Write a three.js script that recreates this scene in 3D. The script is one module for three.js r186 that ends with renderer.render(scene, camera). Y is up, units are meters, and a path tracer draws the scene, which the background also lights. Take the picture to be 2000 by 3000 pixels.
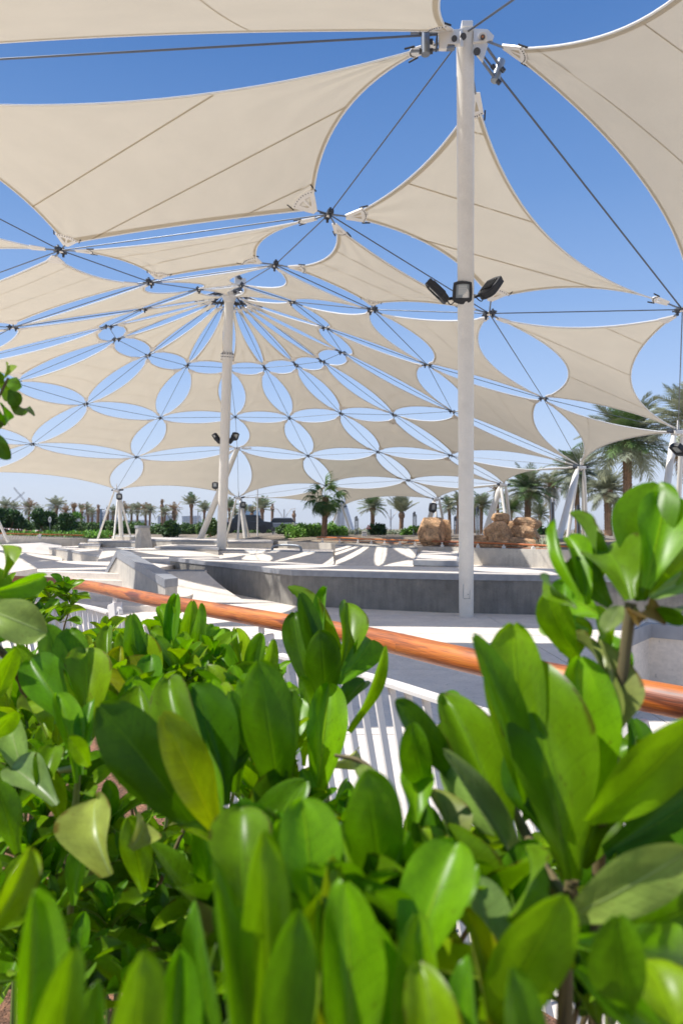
import * as THREE from 'three';
import { mergeGeometries, mergeVertices } from 'three/addons/utils/BufferGeometryUtils.js';
import { RoundedBoxGeometry } from 'three/addons/geometries/RoundedBoxGeometry.js';

// ---------------------------------------------------------------- camera, sky, sun, exposure
const EYE = 1.55, F = 2000, PITCH = Math.atan(50 / 2000);
const scene = new THREE.Scene();
const camera = new THREE.PerspectiveCamera(2 * Math.atan(1500 / F) * 180 / Math.PI, 2 / 3, 0.05, 9000);
camera.position.set(0, EYE, 0);
camera.rotation.x = PITCH;
camera.focus = 2.9; camera.userData.fStop = 5.6;
scene.add(camera);
const renderer = new THREE.WebGLRenderer({ antialias: true });
renderer.toneMapping = THREE.LinearToneMapping;
renderer.toneMappingExposure = 1.2;
renderer.shadowMap.enabled = true;
const SUN = new THREE.Vector3(-0.58, 0.90, 0.01).normalize();
{ // clear desert sky: pale haze at the horizon, deep blue overhead
  const W = 256, H = 256, d = new Float32Array(W * H * 4);
  const stops = [[-90, .40, .38, .35], [-2, .52, .54, .57], [0, .70, .725, .765], [3, .625, .69, .79], [7, .48, .61, .82], [12, .345, .50, .785], [18, .23, .385, .695], [26, .135, .275, .58], [36, .074, .188, .465], [60, .042, .135, .37], [90, .035, .11, .31]];
  for (let j = 0; j < H; j++) {
    const el = (j + .5) / H * 180 - 90;
    let k = 0; while (k < stops.length - 2 && el > stops[k + 1][0]) k++;
    const a = stops[k], b = stops[k + 1], t = Math.min(1, Math.max(0, (el - a[0]) / (b[0] - a[0])));
    for (let i = 0; i < W; i++) {
      const o = (j * W + i) * 4;
      for (let c = 0; c < 3; c++) d[o + c] = a[c + 1] + (b[c + 1] - a[c + 1]) * t;
      d[o + 3] = 1;
    }
  }
  const t = new THREE.DataTexture(d, W, H, THREE.RGBAFormat, THREE.FloatType);
  t.mapping = THREE.EquirectangularReflectionMapping; t.magFilter = THREE.LinearFilter; t.minFilter = THREE.LinearFilter; t.needsUpdate = true;
  scene.background = t; scene.environment = t;
}
const sun = new THREE.DirectionalLight(new THREE.Color(1, 0.97, 0.915), 4.8);
sun.position.copy(SUN).multiplyScalar(90).add(new THREE.Vector3(0, 0, -30));
sun.target.position.set(0, 0, -30);
sun.castShadow = true; sun.shadow.mapSize.set(4096, 4096);
Object.assign(sun.shadow.camera, { left: -70, right: 70, top: 70, bottom: -70, near: 1, far: 260 });
scene.add(sun, sun.target);

scene.fog = new THREE.FogExp2(0xcdd8e6, 0.00028); // desert haze over the far city
// ---------------------------------------------------------------- helpers
const V3 = (x, y, z) => new THREE.Vector3(x, y, z);
function rng(seed) { let a = seed >>> 0; return () => { a = (a + 0x6D2B79F5) | 0; let t = Math.imul(a ^ (a >>> 15), 1 | a); t = (t + Math.imul(t ^ (t >>> 7), 61 | t)) ^ t; return ((t ^ (t >>> 14)) >>> 0) / 4294967296; }; }
const lerp = (a, b, t) => a + (b - a) * t;
const clamp = (x, a, b) => Math.min(b, Math.max(a, x));
const sstep = (a, b, x) => { const t = clamp((x - a) / (b - a), 0, 1); return t * t * (3 - 2 * t); };
function ray(px, py) { return V3((px - 1000) / F, (1500 - py) / F, -1).applyAxisAngle(V3(1, 0, 0), PITCH); }
function at(px, py, d) { const r = ray(px, py); return r.multiplyScalar(d / -r.z).add(V3(0, EYE, 0)); }      // surveyed point: sight line and distance
function onY(px, py, h) { const r = ray(px, py); return r.multiplyScalar((h - EYE) / r.y).add(V3(0, EYE, 0)); } // sight line met with a level
function toPx(p) { const q = p.clone().sub(V3(0, EYE, 0)).applyAxisAngle(V3(1, 0, 0), -PITCH); return [1000 - q.x / q.z * F, 1500 + q.y / q.z * F]; }
const used = {};
function numbered(n) { const k = used[n] = (used[n] ?? -1) + 1; return k ? `${n}_${String(k).padStart(3, '0')}` : n; }
const seenLabel = {};
function tag(o, label, category, group) {
  o.userData.label = label; o.userData.category = category; if (group) o.userData.group = group;
  if (!group || seenLabel[label] !== group) { if (seenLabel[label]) console.log('DUP label', label); seenLabel[label] = group || '-'; }
  return o;
}
function thing(name, label, category, pos = V3(0, 0, 0), group) {
  const o = new THREE.Group(); o.name = numbered(name); o.position.copy(pos); tag(o, label, category, group); scene.add(o); return o;
}
function mesh(name, geo, mat, parent) {
  const m = new THREE.Mesh(geo, mat); m.name = parent ? name : numbered(name); m.castShadow = m.receiveShadow = true; (parent || scene).add(m); return m;
}
function struct(name, geo, mat, parent) { const m = mesh(name, geo, mat, parent); if (!parent) m.userData.kind = 'structure'; return m; }
const plain = g => { const h = g.index ? g.toNonIndexed() : g; for (const k of Object.keys(h.attributes)) if (!['position', 'normal', 'uv'].includes(k)) h.deleteAttribute(k); h.morphAttributes = {}; return h; };
const join = l => mergeGeometries(l.filter(Boolean).map(plain), false);
const mat4 = (p, q, s = V3(1, 1, 1)) => new THREE.Matrix4().compose(p, q || new THREE.Quaternion(), s);
const eul = (x, y, z, o = 'YXZ') => new THREE.Quaternion().setFromEuler(new THREE.Euler(x, y, z, o));
function box(w, h, d, p = V3(0, 0, 0), q, r = 0) { const g = r ? new RoundedBoxGeometry(w, h, d, 1, r) : new THREE.BoxGeometry(w, h, d); return g.applyMatrix4(mat4(p, q)); }
function rod(a, b, r0, r1 = r0, n = 8, open = false) {
  const d = b.clone().sub(a), L = d.length(); const g = new THREE.CylinderGeometry(r1, r0, L, n, 1, open);
  return g.applyMatrix4(mat4(a.clone().lerp(b, .5), new THREE.Quaternion().setFromUnitVectors(V3(0, 1, 0), d.divideScalar(L || 1))));
}
function tube(pts, r, seg = 24, n = 8) { return new THREE.TubeGeometry(new THREE.CatmullRomCurve3(pts), seg, r, n, false); }
function boxUV(g, s = 1) { // uv in metres from the way each face points
  if (g.index) g = g.toNonIndexed();
  g.computeVertexNormals();
  const p = g.attributes.position, n = g.attributes.normal, uv = new Float32Array(p.count * 2);
  for (let i = 0; i < p.count; i++) {
    const x = p.getX(i), y = p.getY(i), z = p.getZ(i), ax = Math.abs(n.getX(i)), ay = Math.abs(n.getY(i)), az = Math.abs(n.getZ(i));
    const [u, v] = ay > ax && ay > az ? [x, z] : ax > az ? [z, y] : [x, y];
    uv[2 * i] = u / s; uv[2 * i + 1] = v / s;
  }
  g.setAttribute('uv', new THREE.BufferAttribute(uv, 2)); return g;
}
function prism(poly, h0, h1) { // poly: world points in plan order, walls from h0 to h1
  const sh = new THREE.Shape(poly.map(p => new THREE.Vector2(p.x, -p.z)));
  const g = new THREE.ExtrudeGeometry(sh, { depth: h1 - h0, bevelEnabled: false });
  g.rotateX(-Math.PI / 2); g.translate(0, h0, 0); return plain(g);
}
function growPoly(poly, d) { const c = poly.reduce((a, p) => a.add(p), V3(0, 0, 0)).divideScalar(poly.length); let area = 0;
  poly.forEach((p, i) => { const q = poly[(i + 1) % poly.length]; area += p.x * q.z - q.x * p.z; }); const s = area > 0 ? 1 : -1;
  return poly.map((p, i) => { const a = poly[(i + poly.length - 1) % poly.length], b = poly[(i + 1) % poly.length];
    const e1 = V3(p.x - a.x, 0, p.z - a.z).normalize(), e2 = V3(b.x - p.x, 0, b.z - p.z).normalize();
    const n1 = V3(e1.z, 0, -e1.x).multiplyScalar(s), n2 = V3(e2.z, 0, -e2.x).multiplyScalar(s), m = n1.clone().add(n2).normalize();
    return p.clone().addScaledVector(m, d / Math.max(.4, m.dot(n1))); }); }
function quadMesh(rows, uvs = 1) { // rows of points -> smooth sheet
  const nv = rows.length, nu = rows[0].length, P = [], U = [], I = [];
  rows.forEach((r, j) => r.forEach((p, i) => { P.push(p.x, p.y, p.z); U.push(i / (nu - 1) * uvs, j / (nv - 1) * uvs); }));
  for (let j = 0; j < nv - 1; j++) for (let i = 0; i < nu - 1; i++) { const a = j * nu + i, b = a + 1, c = a + nu, d = c + 1; I.push(a, b, d, a, d, c); }
  const g = new THREE.BufferGeometry(); g.setAttribute('position', new THREE.Float32BufferAttribute(P, 3)); g.setAttribute('uv', new THREE.Float32BufferAttribute(U, 2)); g.setIndex(I); g.computeVertexNormals(); return g;
}

// ---------------------------------------------------------------- textures
function makeNoise(seed) {
  const R = rng(seed), T = new Float32Array(65536); for (let i = 0; i < 65536; i++) T[i] = R();
  const n2 = (x, y, per) => { const xi = Math.floor(x), yi = Math.floor(y); let fx = x - xi, fy = y - yi; fx = fx * fx * (3 - 2 * fx); fy = fy * fy * (3 - 2 * fy);
    const w = a => ((a % per) + per) % per; const h = (a, b) => T[(w(a) * 157 + w(b) * 7919) & 65535];
    return lerp(lerp(h(xi, yi), h(xi + 1, yi), fx), lerp(h(xi, yi + 1), h(xi + 1, yi + 1), fx), fy); };
  return (u, v, f, oct = 4, sx = 1) => { let s = 0, a = .5, t = 0; for (let o = 0; o < oct; o++) { s += a * n2(u * f * sx, v * f, f * Math.max(1, sx)); t += a; a *= .5; f *= 2; } return s / t; };
}
function tex(W, H, fn, srgb = true, rep) {
  const d = new Uint8Array(W * H * 4);
  for (let j = 0; j < H; j++) for (let i = 0; i < W; i++) { const c = fn(i / W, j / H, i, j), o = (j * W + i) * 4; d[o] = clamp(c[0], 0, 255); d[o + 1] = clamp(c[1], 0, 255); d[o + 2] = clamp(c[2], 0, 255); d[o + 3] = c[3] ?? 255; }
  const t = new THREE.DataTexture(d, W, H); t.wrapS = t.wrapT = THREE.RepeatWrapping; t.magFilter = THREE.LinearFilter; t.minFilter = THREE.LinearMipmapLinearFilter; t.generateMipmaps = true;
  if (srgb) t.colorSpace = THREE.SRGBColorSpace; if (rep) t.repeat.set(rep, rep); t.needsUpdate = true; return t;
}
const nz = makeNoise(11), nz2 = makeNoise(29);
const std = (c, r = .7, o = {}) => new THREE.MeshStandardMaterial({ color: Array.isArray(c) ? new THREE.Color().setRGB(...c) : c, roughness: r, side: THREE.DoubleSide, ...o });
const phy = (c, r = .7, o = {}) => new THREE.MeshPhysicalMaterial({ color: Array.isArray(c) ? new THREE.Color().setRGB(...c) : c, roughness: r, side: THREE.DoubleSide, ...o });

// cast concrete: cloudy tone, trowel marks, pores
function concreteTex(base, amp, streak) {
  return tex(1024, 1024, (u, v) => {
    const a = nz(u, v, 4, 5) - .5, b = nz2(u, v, 24, 3) - .5, s = (nz(u, v, 6, 3, streak ? 12 : 1) - .5) * (streak || 0), f = nz2(u, v, 200, 2) - .5;
    let k = 1 + amp * (a * 1.1 + b * .5) + s + f * .09;
    if (nz2(u + .3, v + .1, 150, 1) > .93) k *= .88;
    return [base[0] * k, base[1] * k, base[2] * k * (1 - a * .05)];
  });
}
const concBump = tex(512, 512, (u, v) => { const k = 128 + 90 * (nz2(u, v, 40, 4) - .5) + 60 * (nz(u, v, 160, 2) - .5); return [k, k, k]; }, false);
const M = {};
M.concrete = std([1, 1, 1], .82, { map: concreteTex([220, 209, 195], .20, 0), bumpMap: concBump, bumpScale: .004 });
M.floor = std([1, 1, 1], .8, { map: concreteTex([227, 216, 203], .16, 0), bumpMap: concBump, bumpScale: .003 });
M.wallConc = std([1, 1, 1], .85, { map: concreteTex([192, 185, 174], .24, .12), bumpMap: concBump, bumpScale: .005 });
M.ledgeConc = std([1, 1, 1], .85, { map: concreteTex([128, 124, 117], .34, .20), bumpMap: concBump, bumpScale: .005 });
M.coping = std([.46, .47, .50], .5, { metalness: .15, map: tex(256, 256, (u, v) => { const k = 215 + 60 * (nz(u, v, 5, 4) - .5) + 30 * (nz2(u, v, 60, 2) - .5); return [k, k, k]; }), bumpMap: concBump, bumpScale: .001 });
M.white = std([.87, .82, .75], .38, { map: tex(256, 256, (u, v) => { const k = 244 + 18 * (nz(u, v, 4, 4) - .5) + 10 * (nz2(u, v, 50, 2) - .5); return [k, k, k * .99]; }) });
M.whiteMetal = std([.80, .76, .70], .42, { metalness: .1 });
M.darkSteel = std([.07, .075, .085], .45, { metalness: .5 });
M.midSteel = std([.22, .24, .27], .42, { metalness: .55 });
M.black = std([.018, .018, .02], .5);
M.cable = std([.13, .14, .16], .38, { metalness: .6 });
M.bolt = std([.03, .03, .03], .5, { metalness: .3 });
M.sail = phy([.68, .605, .485], 1, { transmission: .33, thickness: 0, specularIntensity: .1, map: tex(512, 512, (u, v) => { const k = 250 + 10 * (nz(u, v, 5, 4) - .5) + 3 * (nz2(u, v, 120, 1) - .5); return [k, k, k * .995]; }), bumpMap: tex(512, 512, (u, v) => { const k = 128 + 150 * (nz(u, v, 4, 3) - .5); return [k, k, k]; }, false), bumpScale: .012 });
M.seam = M.sail.clone(); M.seam.transmission = .85; M.hem = M.sail.clone(); M.hem.transmission = .5;
M.hemCord = std([.80, .79, .76], .6);
M.gravel = std([1, 1, 1], .95, { map: tex(512, 512, (u, v) => { const k = .8 + .5 * (nz(u, v, 6, 5) - .5) + .4 * (nz2(u, v, 120, 2) - .5); return [170 * k, 152 * k, 128 * k]; }) });
M.soil = std([1, 1, 1], .95, { map: tex(512, 512, (u, v) => { const k = .8 + .8 * (nz(u, v, 10, 5) - .5) + .5 * (nz2(u, v, 90, 2) - .5); return [150 * k, 108 * k, 82 * k]; }), bumpMap: concBump, bumpScale: .02 });
// ---------------------------------------------------------------- ground, terrace
{ // plaza floor: slabs near the camera are real panels with open joints, one sheet beneath to the horizon
  const g = new THREE.PlaneGeometry(3200, 3200); g.rotateX(-Math.PI / 2); g.translate(0, -.03, -700);
  const uv = g.attributes.uv; for (let i = 0; i < uv.count; i++) uv.setXY(i, uv.getX(i) * 800, uv.getY(i) * 800);
  const ground = struct('ground', g, M.gravel);
  const floor = new THREE.Group(); floor.name = 'plaza_floor'; floor.userData.kind = 'structure'; scene.add(floor);
  const Lx = 3.0, Lz = 2.4, R = rng(5), far = [];
  const variants = [0, 1, 2, 3].map(k => boxUV(box(Lx - .012, .05, Lz - .012, V3(k * 1.7, 0, k * .9)), 4).translate(-k * 1.7, 0, -k * .9));
  for (let i = -9; i < 8; i++) for (let j = 0; j < 17; j++) {
    const x = i * Lx + 1.1, z = -1.6 - j * Lz;
    if (j < 8 && Math.abs(x) < 10) { const m = mesh('slab', variants[Math.floor(R() * 4)], M.floor, floor); m.position.set(x, -.025, z); }
    else far.push(boxUV(box(Lx - .012, .05, Lz - .012, V3(x, -.025, z)), 4));
  }
  mesh('distant_slabs', join(far), M.floor, floor).userData.kind = 'stuff';
}
const EDGE = [[-900, 1586], [-300, 1583], [0, 1580], [260, 1577], [667, 1577.5], [880, 1588], [1300, 1603], [1620, 1611], [2300, 1630]].map(([x, y]) => onY(x, y, .98));
{
  const back = [], mid = EDGE.map((p, i) => V3(p.x, 1.2, p.z - 7)), far = EDGE.map((p, i) => V3(p.x * 30 / 1, 1.22, -1450));
  const inner = EDGE.map(p => V3(p.x, .96, p.z - .2));
  const g = quadMesh([inner, mid, EDGE.map(p => V3(p.x * 3, 1.22, p.z - 120)), far]);
  struct('garden_ground', boxUV(g, 3), M.gravel);
  // retaining wall round the bowl
  const parts = [];
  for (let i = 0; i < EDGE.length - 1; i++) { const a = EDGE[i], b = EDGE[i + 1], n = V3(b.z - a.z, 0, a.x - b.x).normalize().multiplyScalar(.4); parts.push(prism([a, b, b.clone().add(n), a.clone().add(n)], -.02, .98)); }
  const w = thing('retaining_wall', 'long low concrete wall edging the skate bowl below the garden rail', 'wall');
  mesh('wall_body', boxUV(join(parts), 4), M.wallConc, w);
}
// ---------------------------------------------------------------- skate obstacles
function obstacle(name, label, cat, pxTop, h, { cope = .12, lip = .025, base = -.02, mat = M.wallConc, group } = {}) {
  const poly = pxTop.map(([x, y]) => onY(x, y, h)), t = thing(name, label, cat, V3(0, 0, 0), group);
  if (cope) {
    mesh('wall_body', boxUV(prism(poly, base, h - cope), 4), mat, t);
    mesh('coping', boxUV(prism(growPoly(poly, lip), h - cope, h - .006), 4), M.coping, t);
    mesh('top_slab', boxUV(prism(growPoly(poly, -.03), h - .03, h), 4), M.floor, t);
  } else mesh('wall_body', boxUV(prism(poly, base, h), 4), mat, t);
  return t;
}
function bank(name, label, crest, hc, foot, hf, { mat = M.concrete, deck } = {}) { // sloped face from crest line down to foot line, with a flat deck behind
  const c = crest.map(([x, y]) => onY(x, y, hc)), f = foot.map(([x, d]) => { const p = at(x, 1550, d); p.y = hf; return p; });
  const t = thing(name, label, 'skate ramp');
  const rows = []; for (let k = 0; k <= 8; k++) { const s = k / 8; rows.push(c.map((p, i) => { const q = p.clone().lerp(f[i], s); q.y = lerp(hc, hf, s + .10 * Math.sin(Math.PI * s)); return q; })); }
  const sheet = quadMesh(rows), low = rows.map(r => V3(r[0].x, -.02, r[0].z));
  const sides = [0, c.length - 1].map(i => quadMesh([rows.map(r => r[i]), rows.map(r => V3(r[i].x, -.02, r[i].z))]));
  const backs = deck ? c.map(p => V3(p.x, hc, p.z - deck)) : c.map(p => V3(p.x, hc, p.z - .3));
  mesh('ramp_face', boxUV(join([sheet, ...sides]), 4), mat, t);
  mesh('deck', boxUV(join([quadMesh([c, backs]), quadMesh([backs, backs.map(p => V3(p.x, -.02, p.z))]), ...[0, c.length - 1].map(i => quadMesh([[c[i], backs[i]], [V3(c[i].x, -.02, c[i].z), V3(backs[i].x, -.02, backs[i].z)]]))]), 4), M.floor, t);
  const lips = []; for (let i = 0; i < c.length - 1; i++) lips.push(rod(c[i], c[i + 1], .028, .028, 8)); mesh('lip', join(lips), M.midSteel, t);
  return t;
}
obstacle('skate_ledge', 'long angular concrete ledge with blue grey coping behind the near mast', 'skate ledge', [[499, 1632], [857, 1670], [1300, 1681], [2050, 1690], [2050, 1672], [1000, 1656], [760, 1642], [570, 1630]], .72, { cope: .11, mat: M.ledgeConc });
bank('concrete_bank', 'plain concrete bank leaning on the left end of the long ledge', [[470, 1672], [600, 1672]], .56, [[430, 14.9], [720, 14.7]], 0);
bank('concrete_bank', 'long low white bank at the foot of the middle mast', [[300, 1613], [640, 1611.5], [780, 1614], [975, 1619]], .785, [[260, 21.5], [640, 20.5], [780, 20], [985, 19.4]], .1, { deck: 3.2 });
bank('concrete_bank', 'broad sunlit bank with sail shadows right of the middle mast', [[983, 1597.5], [1100, 1602], [1222, 1607.5]], .97, [[968, 18.4], [1100, 17.4], [1190, 16.8]], .12, { deck: .6 });
{
  const t = obstacle('skate_deck', 'flat pale concrete deck before the rock garden wall', 'skate deck', [[1192, 1664], [1800, 1672], [1800, 1655], [1230, 1640]], .47, { cope: 0, mat: M.floor });
}
obstacle('skate_ledge', 'dark coped ledge set into the wall left of the near mast', 'skate ledge', [[1212, 1640], [1340, 1643], [1345, 1612], [1238, 1609]], .86, { cope: .12 });
{ // the sloped hubba ledge: profile in a vertical plane, 0.55 m thick
  const t = thing('hubba_ledge', 'peaked concrete hubba ledge with dark coping beside the steps', 'skate ledge');
  const A = at(310, 1672, 16.6), B = at(342, 1613, 16.2), C = at(484, 1697, 12.9);
  const th = at(521, 1690, 13.25).sub(C); th.y = 0;
  const lo = p => V3(p.x, -.02, p.z), dn = (p, d) => p.clone().add(V3(0, -d, 0)), add = (p, k) => p.clone().addScaledVector(th, k);
  const slab = (f0, f1, k0, k1) => { const g = []; // f0: top line, f1: bottom line
    const n = f0.length; g.push(quadMesh([f0.map(p => add(p, k0)), f1.map(p => add(p, k0))]), quadMesh([f1.map(p => add(p, k1)), f0.map(p => add(p, k1))]), quadMesh([f0.map(p => add(p, k1)), f0.map(p => add(p, k0))]));
    for (const i of [0, n - 1]) g.push(quadMesh([[add(f0[i], k0), add(f0[i], k1)], [add(f1[i], k0), add(f1[i], k1)]])); return boxUV(join(g), 4); };
  const A2 = V3(A.x, A.y, A.z), tp = [A2, B, C];
  mesh('wall_body', slab([dn(A2, .13), dn(B, .15), dn(C, .15)], tp.map(lo), .03, .97), M.wallConc, t);
  mesh('coping', slab(tp, [dn(A2, .14), dn(B, .16), dn(C, .16)], -.03, 1.03), M.coping, t);
}
{ // steps beside the hubba
  const t = thing('concrete_steps', 'broad pale concrete steps running down beside the hubba ledge', 'steps');
  const lines = [[[-120, 1668], [366, 1682], .50], [[-150, 1690], [383, 1702], .36], [[-200, 1738], [420, 1748], .22], [[-260, 1768], [470, 1776], .11]];
  for (const [a, b, h] of lines) {
    const p = onY(a[0], a[1], h), q = onY(b[0], b[1], h), r = V3(q.x + .2, h, q.z - 5), s = V3(p.x, h, p.z - 5);
    mesh('step', boxUV(prism([p, q, r, s], -.02, h), 4), M.floor, t);
  }
}
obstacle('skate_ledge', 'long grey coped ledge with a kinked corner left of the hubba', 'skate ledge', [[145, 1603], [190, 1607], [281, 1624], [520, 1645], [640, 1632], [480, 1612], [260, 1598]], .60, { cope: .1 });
obstacle('skate_block', 'tall grey concrete pedestal standing out against the far hedge', 'concrete block', [[397, 1543], [412, 1545], [440, 1541], [428, 1537.5]].map(([x, y]) => { const p = at(x, 1545, 30 + (1545 - y) * .1); return toPx(V3(p.x, .9, p.z)); }), .9, { cope: 0 });
{ const t = scene.children[scene.children.length - 1]; t.clear(); // raise it above eye level as one tapered block
  const p = [at(397, 1550, 29), at(413, 1550, 28.6), at(438, 1550, 29), at(425, 1550, 30)].map(v => V3(v.x, 0, v.z));
  const f = p.map(v => V3(v.x, 1.70, v.z)), foot = [p[0], p[1], at(456, 1550, 28.8), at(452, 1550, 30)].map(v => V3(v.x, -.02, v.z));
  const mid = f.map((v, i) => { const q = v.clone().lerp(foot[i], .06); q.y = 1.6; return q; });
  const g = []; for (let i = 0; i < 4; i++) { const j = (i + 1) % 4; g.push(quadMesh([[mid[i], mid[j]], [foot[i], foot[j]]])); }
  mesh('wall_body', boxUV(join(g), 4), M.wallConc, t); mesh('cap_slab', boxUV(prism(growPoly(f, .03), 1.6, 1.70), 4), M.coping, t); }
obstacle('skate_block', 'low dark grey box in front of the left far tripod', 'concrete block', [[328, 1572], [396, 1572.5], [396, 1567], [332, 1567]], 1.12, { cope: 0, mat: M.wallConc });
obstacle('skate_ledge', 'far white topped ledge below the grey pedestal', 'skate ledge', [[259, 1583], [420, 1587], [420, 1578], [262, 1574]], .93, { cope: .07 });
obstacle('skate_ledge', 'low coped ledge between the pedestal and middle mast', 'skate ledge', [[455, 1600], [640, 1604], [640, 1597], [500, 1595]], .90, { cope: .08 });
obstacle('skate_ledge', 'upper coped ledge behind the low ledge left of middle mast', 'skate ledge', [[411, 1579], [640, 1584], [640, 1577], [440, 1574]], 1.02, { cope: .09 });
obstacle('skate_ledge', 'coped ledge along the wall right of the middle mast foot', 'skate ledge', [[668, 1586], [800, 1585.5], [790, 1580.5], [668, 1580.5]], 1.0, { cope: .1 });
obstacle('skate_block', 'short concrete box at the far end of the kinked ledge', 'concrete block', [[230, 1595], [293, 1598], [295, 1592], [236, 1590]], .78, { cope: .05 });
bank('concrete_bank', 'wide grey bank at the left frame edge with a sun patch', [[-400, 1582], [0, 1581], [134, 1580], [180, 1578]], .93, [[-500, 29], [-20, 29], [40, 30], [185, 32]], 0, { deck: .8 });
bank('concrete_bank', 'short concrete bank below the low coped ledge', [[300, 1605], [450, 1606]], .72, [[290, 22.5], [455, 22]], .1, { deck: .6 });
{ const a = at(40, 1640, 12), t = thing('concrete_bank', 'small white wedge ramp showing behind the leaves at left', 'skate ramp');
  const p = [at(-120, 1612, 12), at(28, 1612, 12), at(110, 1665, 10.5), at(-120, 1700, 10)];
  const foot = p.map(v => V3(v.x, -.02, v.z)); const g = [quadMesh([[p[0], p[1]], [p[3], p[2]]])]; for (let i = 0; i < 4; i++) g.push(quadMesh([[p[i], p[(i + 1) % 4]], [foot[i], foot[(i + 1) % 4]]])); mesh('ramp_face', boxUV(join(g), 4), M.concrete, t); }
obstacle('skate_ledge', 'white ledge with pale coping behind the tall right shrub', 'skate ledge', [[1846, 1846], [1899, 1823], [2090, 1838], [2090, 1800], [1880, 1797]], .72, { cope: .13, mat: M.concrete });
{ // grind rail
  const t = thing('grind_rail', 'low bent steel grind rail right of the middle mast', 'rail'), a = at(797, 1616, 24), b = at(799, 1600, 24), c = at(880, 1601, 23.5), d = at(882, 1618, 23.5);
  const k = .16, A2 = b.clone().lerp(c, .04); A2.y = b.y; mesh('rail_tube', tube([a, b.clone().lerp(a, .3), A2, c.clone().lerp(b, .04), c.clone().lerp(d, .3), d].map(v => v), .045, 40, 8), M.midSteel, t);
}
// ---------------------------------------------------------------- canopy net
const S = 2000 / 1568;
const NODES = {
  H2: [527, 672, 23.5], P3: [456, 665, 19.4], P2: [345, 648, 16], P1: [140, 575, 14.4], P0: [-643, 172, 10.5],
  A3: [555, 655, 18.9], A2: [632, 608, 15], A1: [755, 492, 12.3], H1: [1068, 76, 9.6],
  Q3: [672, 693, 19.5], Q2: [855, 711, 16.6], Q1: [1123, 720, 14.6], Q0: [1566, 711, 14],
  R3: [748, 753, 22], R2: [981, 838, 21.6], R1: [1247, 915, 21.7], R0: [1556, 990, 20.9],
  S1: [786, 810, 24.6], S2: [1038, 945, 27], S3: [1333, 1072, 27.5],
  T1: [740, 830, 26.4], T2: [905, 953, 29.9], T3: [1034, 1046, 31.5], T4: [1155, 1112, 33],
  U1: [680, 838, 27.4], U2: [783, 950, 30.3], U3: [868, 1038, 33.6], U4: [937, 1103, 36], U5: [1003, 1145, 37.5],
  V1: [608, 845, 28.2], V2: [665, 960, 32], V3: [708, 1047, 36], V4: [748, 1115, 39.5], V5: [782, 1163, 43],
  W1: [527, 845, 28.4], W2: [541, 958, 32.3], W3: [545, 1030, 36.5], W4: [548, 1142, 41],
  X1: [430, 840, 27.6], X2: [368, 960, 31.9], X3: [313, 1050, 36], X4: [268, 1125, 40],
  Y1: [340, 816, 25.6], Y2: [198, 928, 28.4], Y3: [75, 1020, 32], Y4: [-60, 1085, 35],
  Z1: [268, 779, 23.6], Z2: [30, 878, 24.6], Z3: [-190, 965, 26], Z4: [-300, 1060, 30],
  B1: [250, 750, 22.2], B2: [-150, 850, 23], B3: [-330, 890, 22],
  C1: [328, 710, 20.6], C2: [30, 752, 19], C3: [-300, 735, 17.5], D0: [-900, 480, 13],
};
const N = {}; for (const k in NODES) { const [x, y, d] = NODES[k]; N[k] = at(x * S, y * S, d); }
N.K1 = V3(2.9, 6.35, -4.5); N.K2 = V3(-8.5, 6.0, -3.6); N.K3 = V3(9.8, 5.2, -6.8);
const RING = ['first', 'second', 'third', 'fourth', 'fifth'];
const SPN = { P: 'upper left', A: 'near mast', Q: 'floodlight', R: 'right edge', S: 'big right tripod', T: 'boulder stack', U: 'left boulder', V: 'fan palm', W: 'straight down', X: 'left tripod', Y: 'left corner leg', Z: 'lower left edge', B: 'middle left edge', C: 'upper left edge' };
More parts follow.
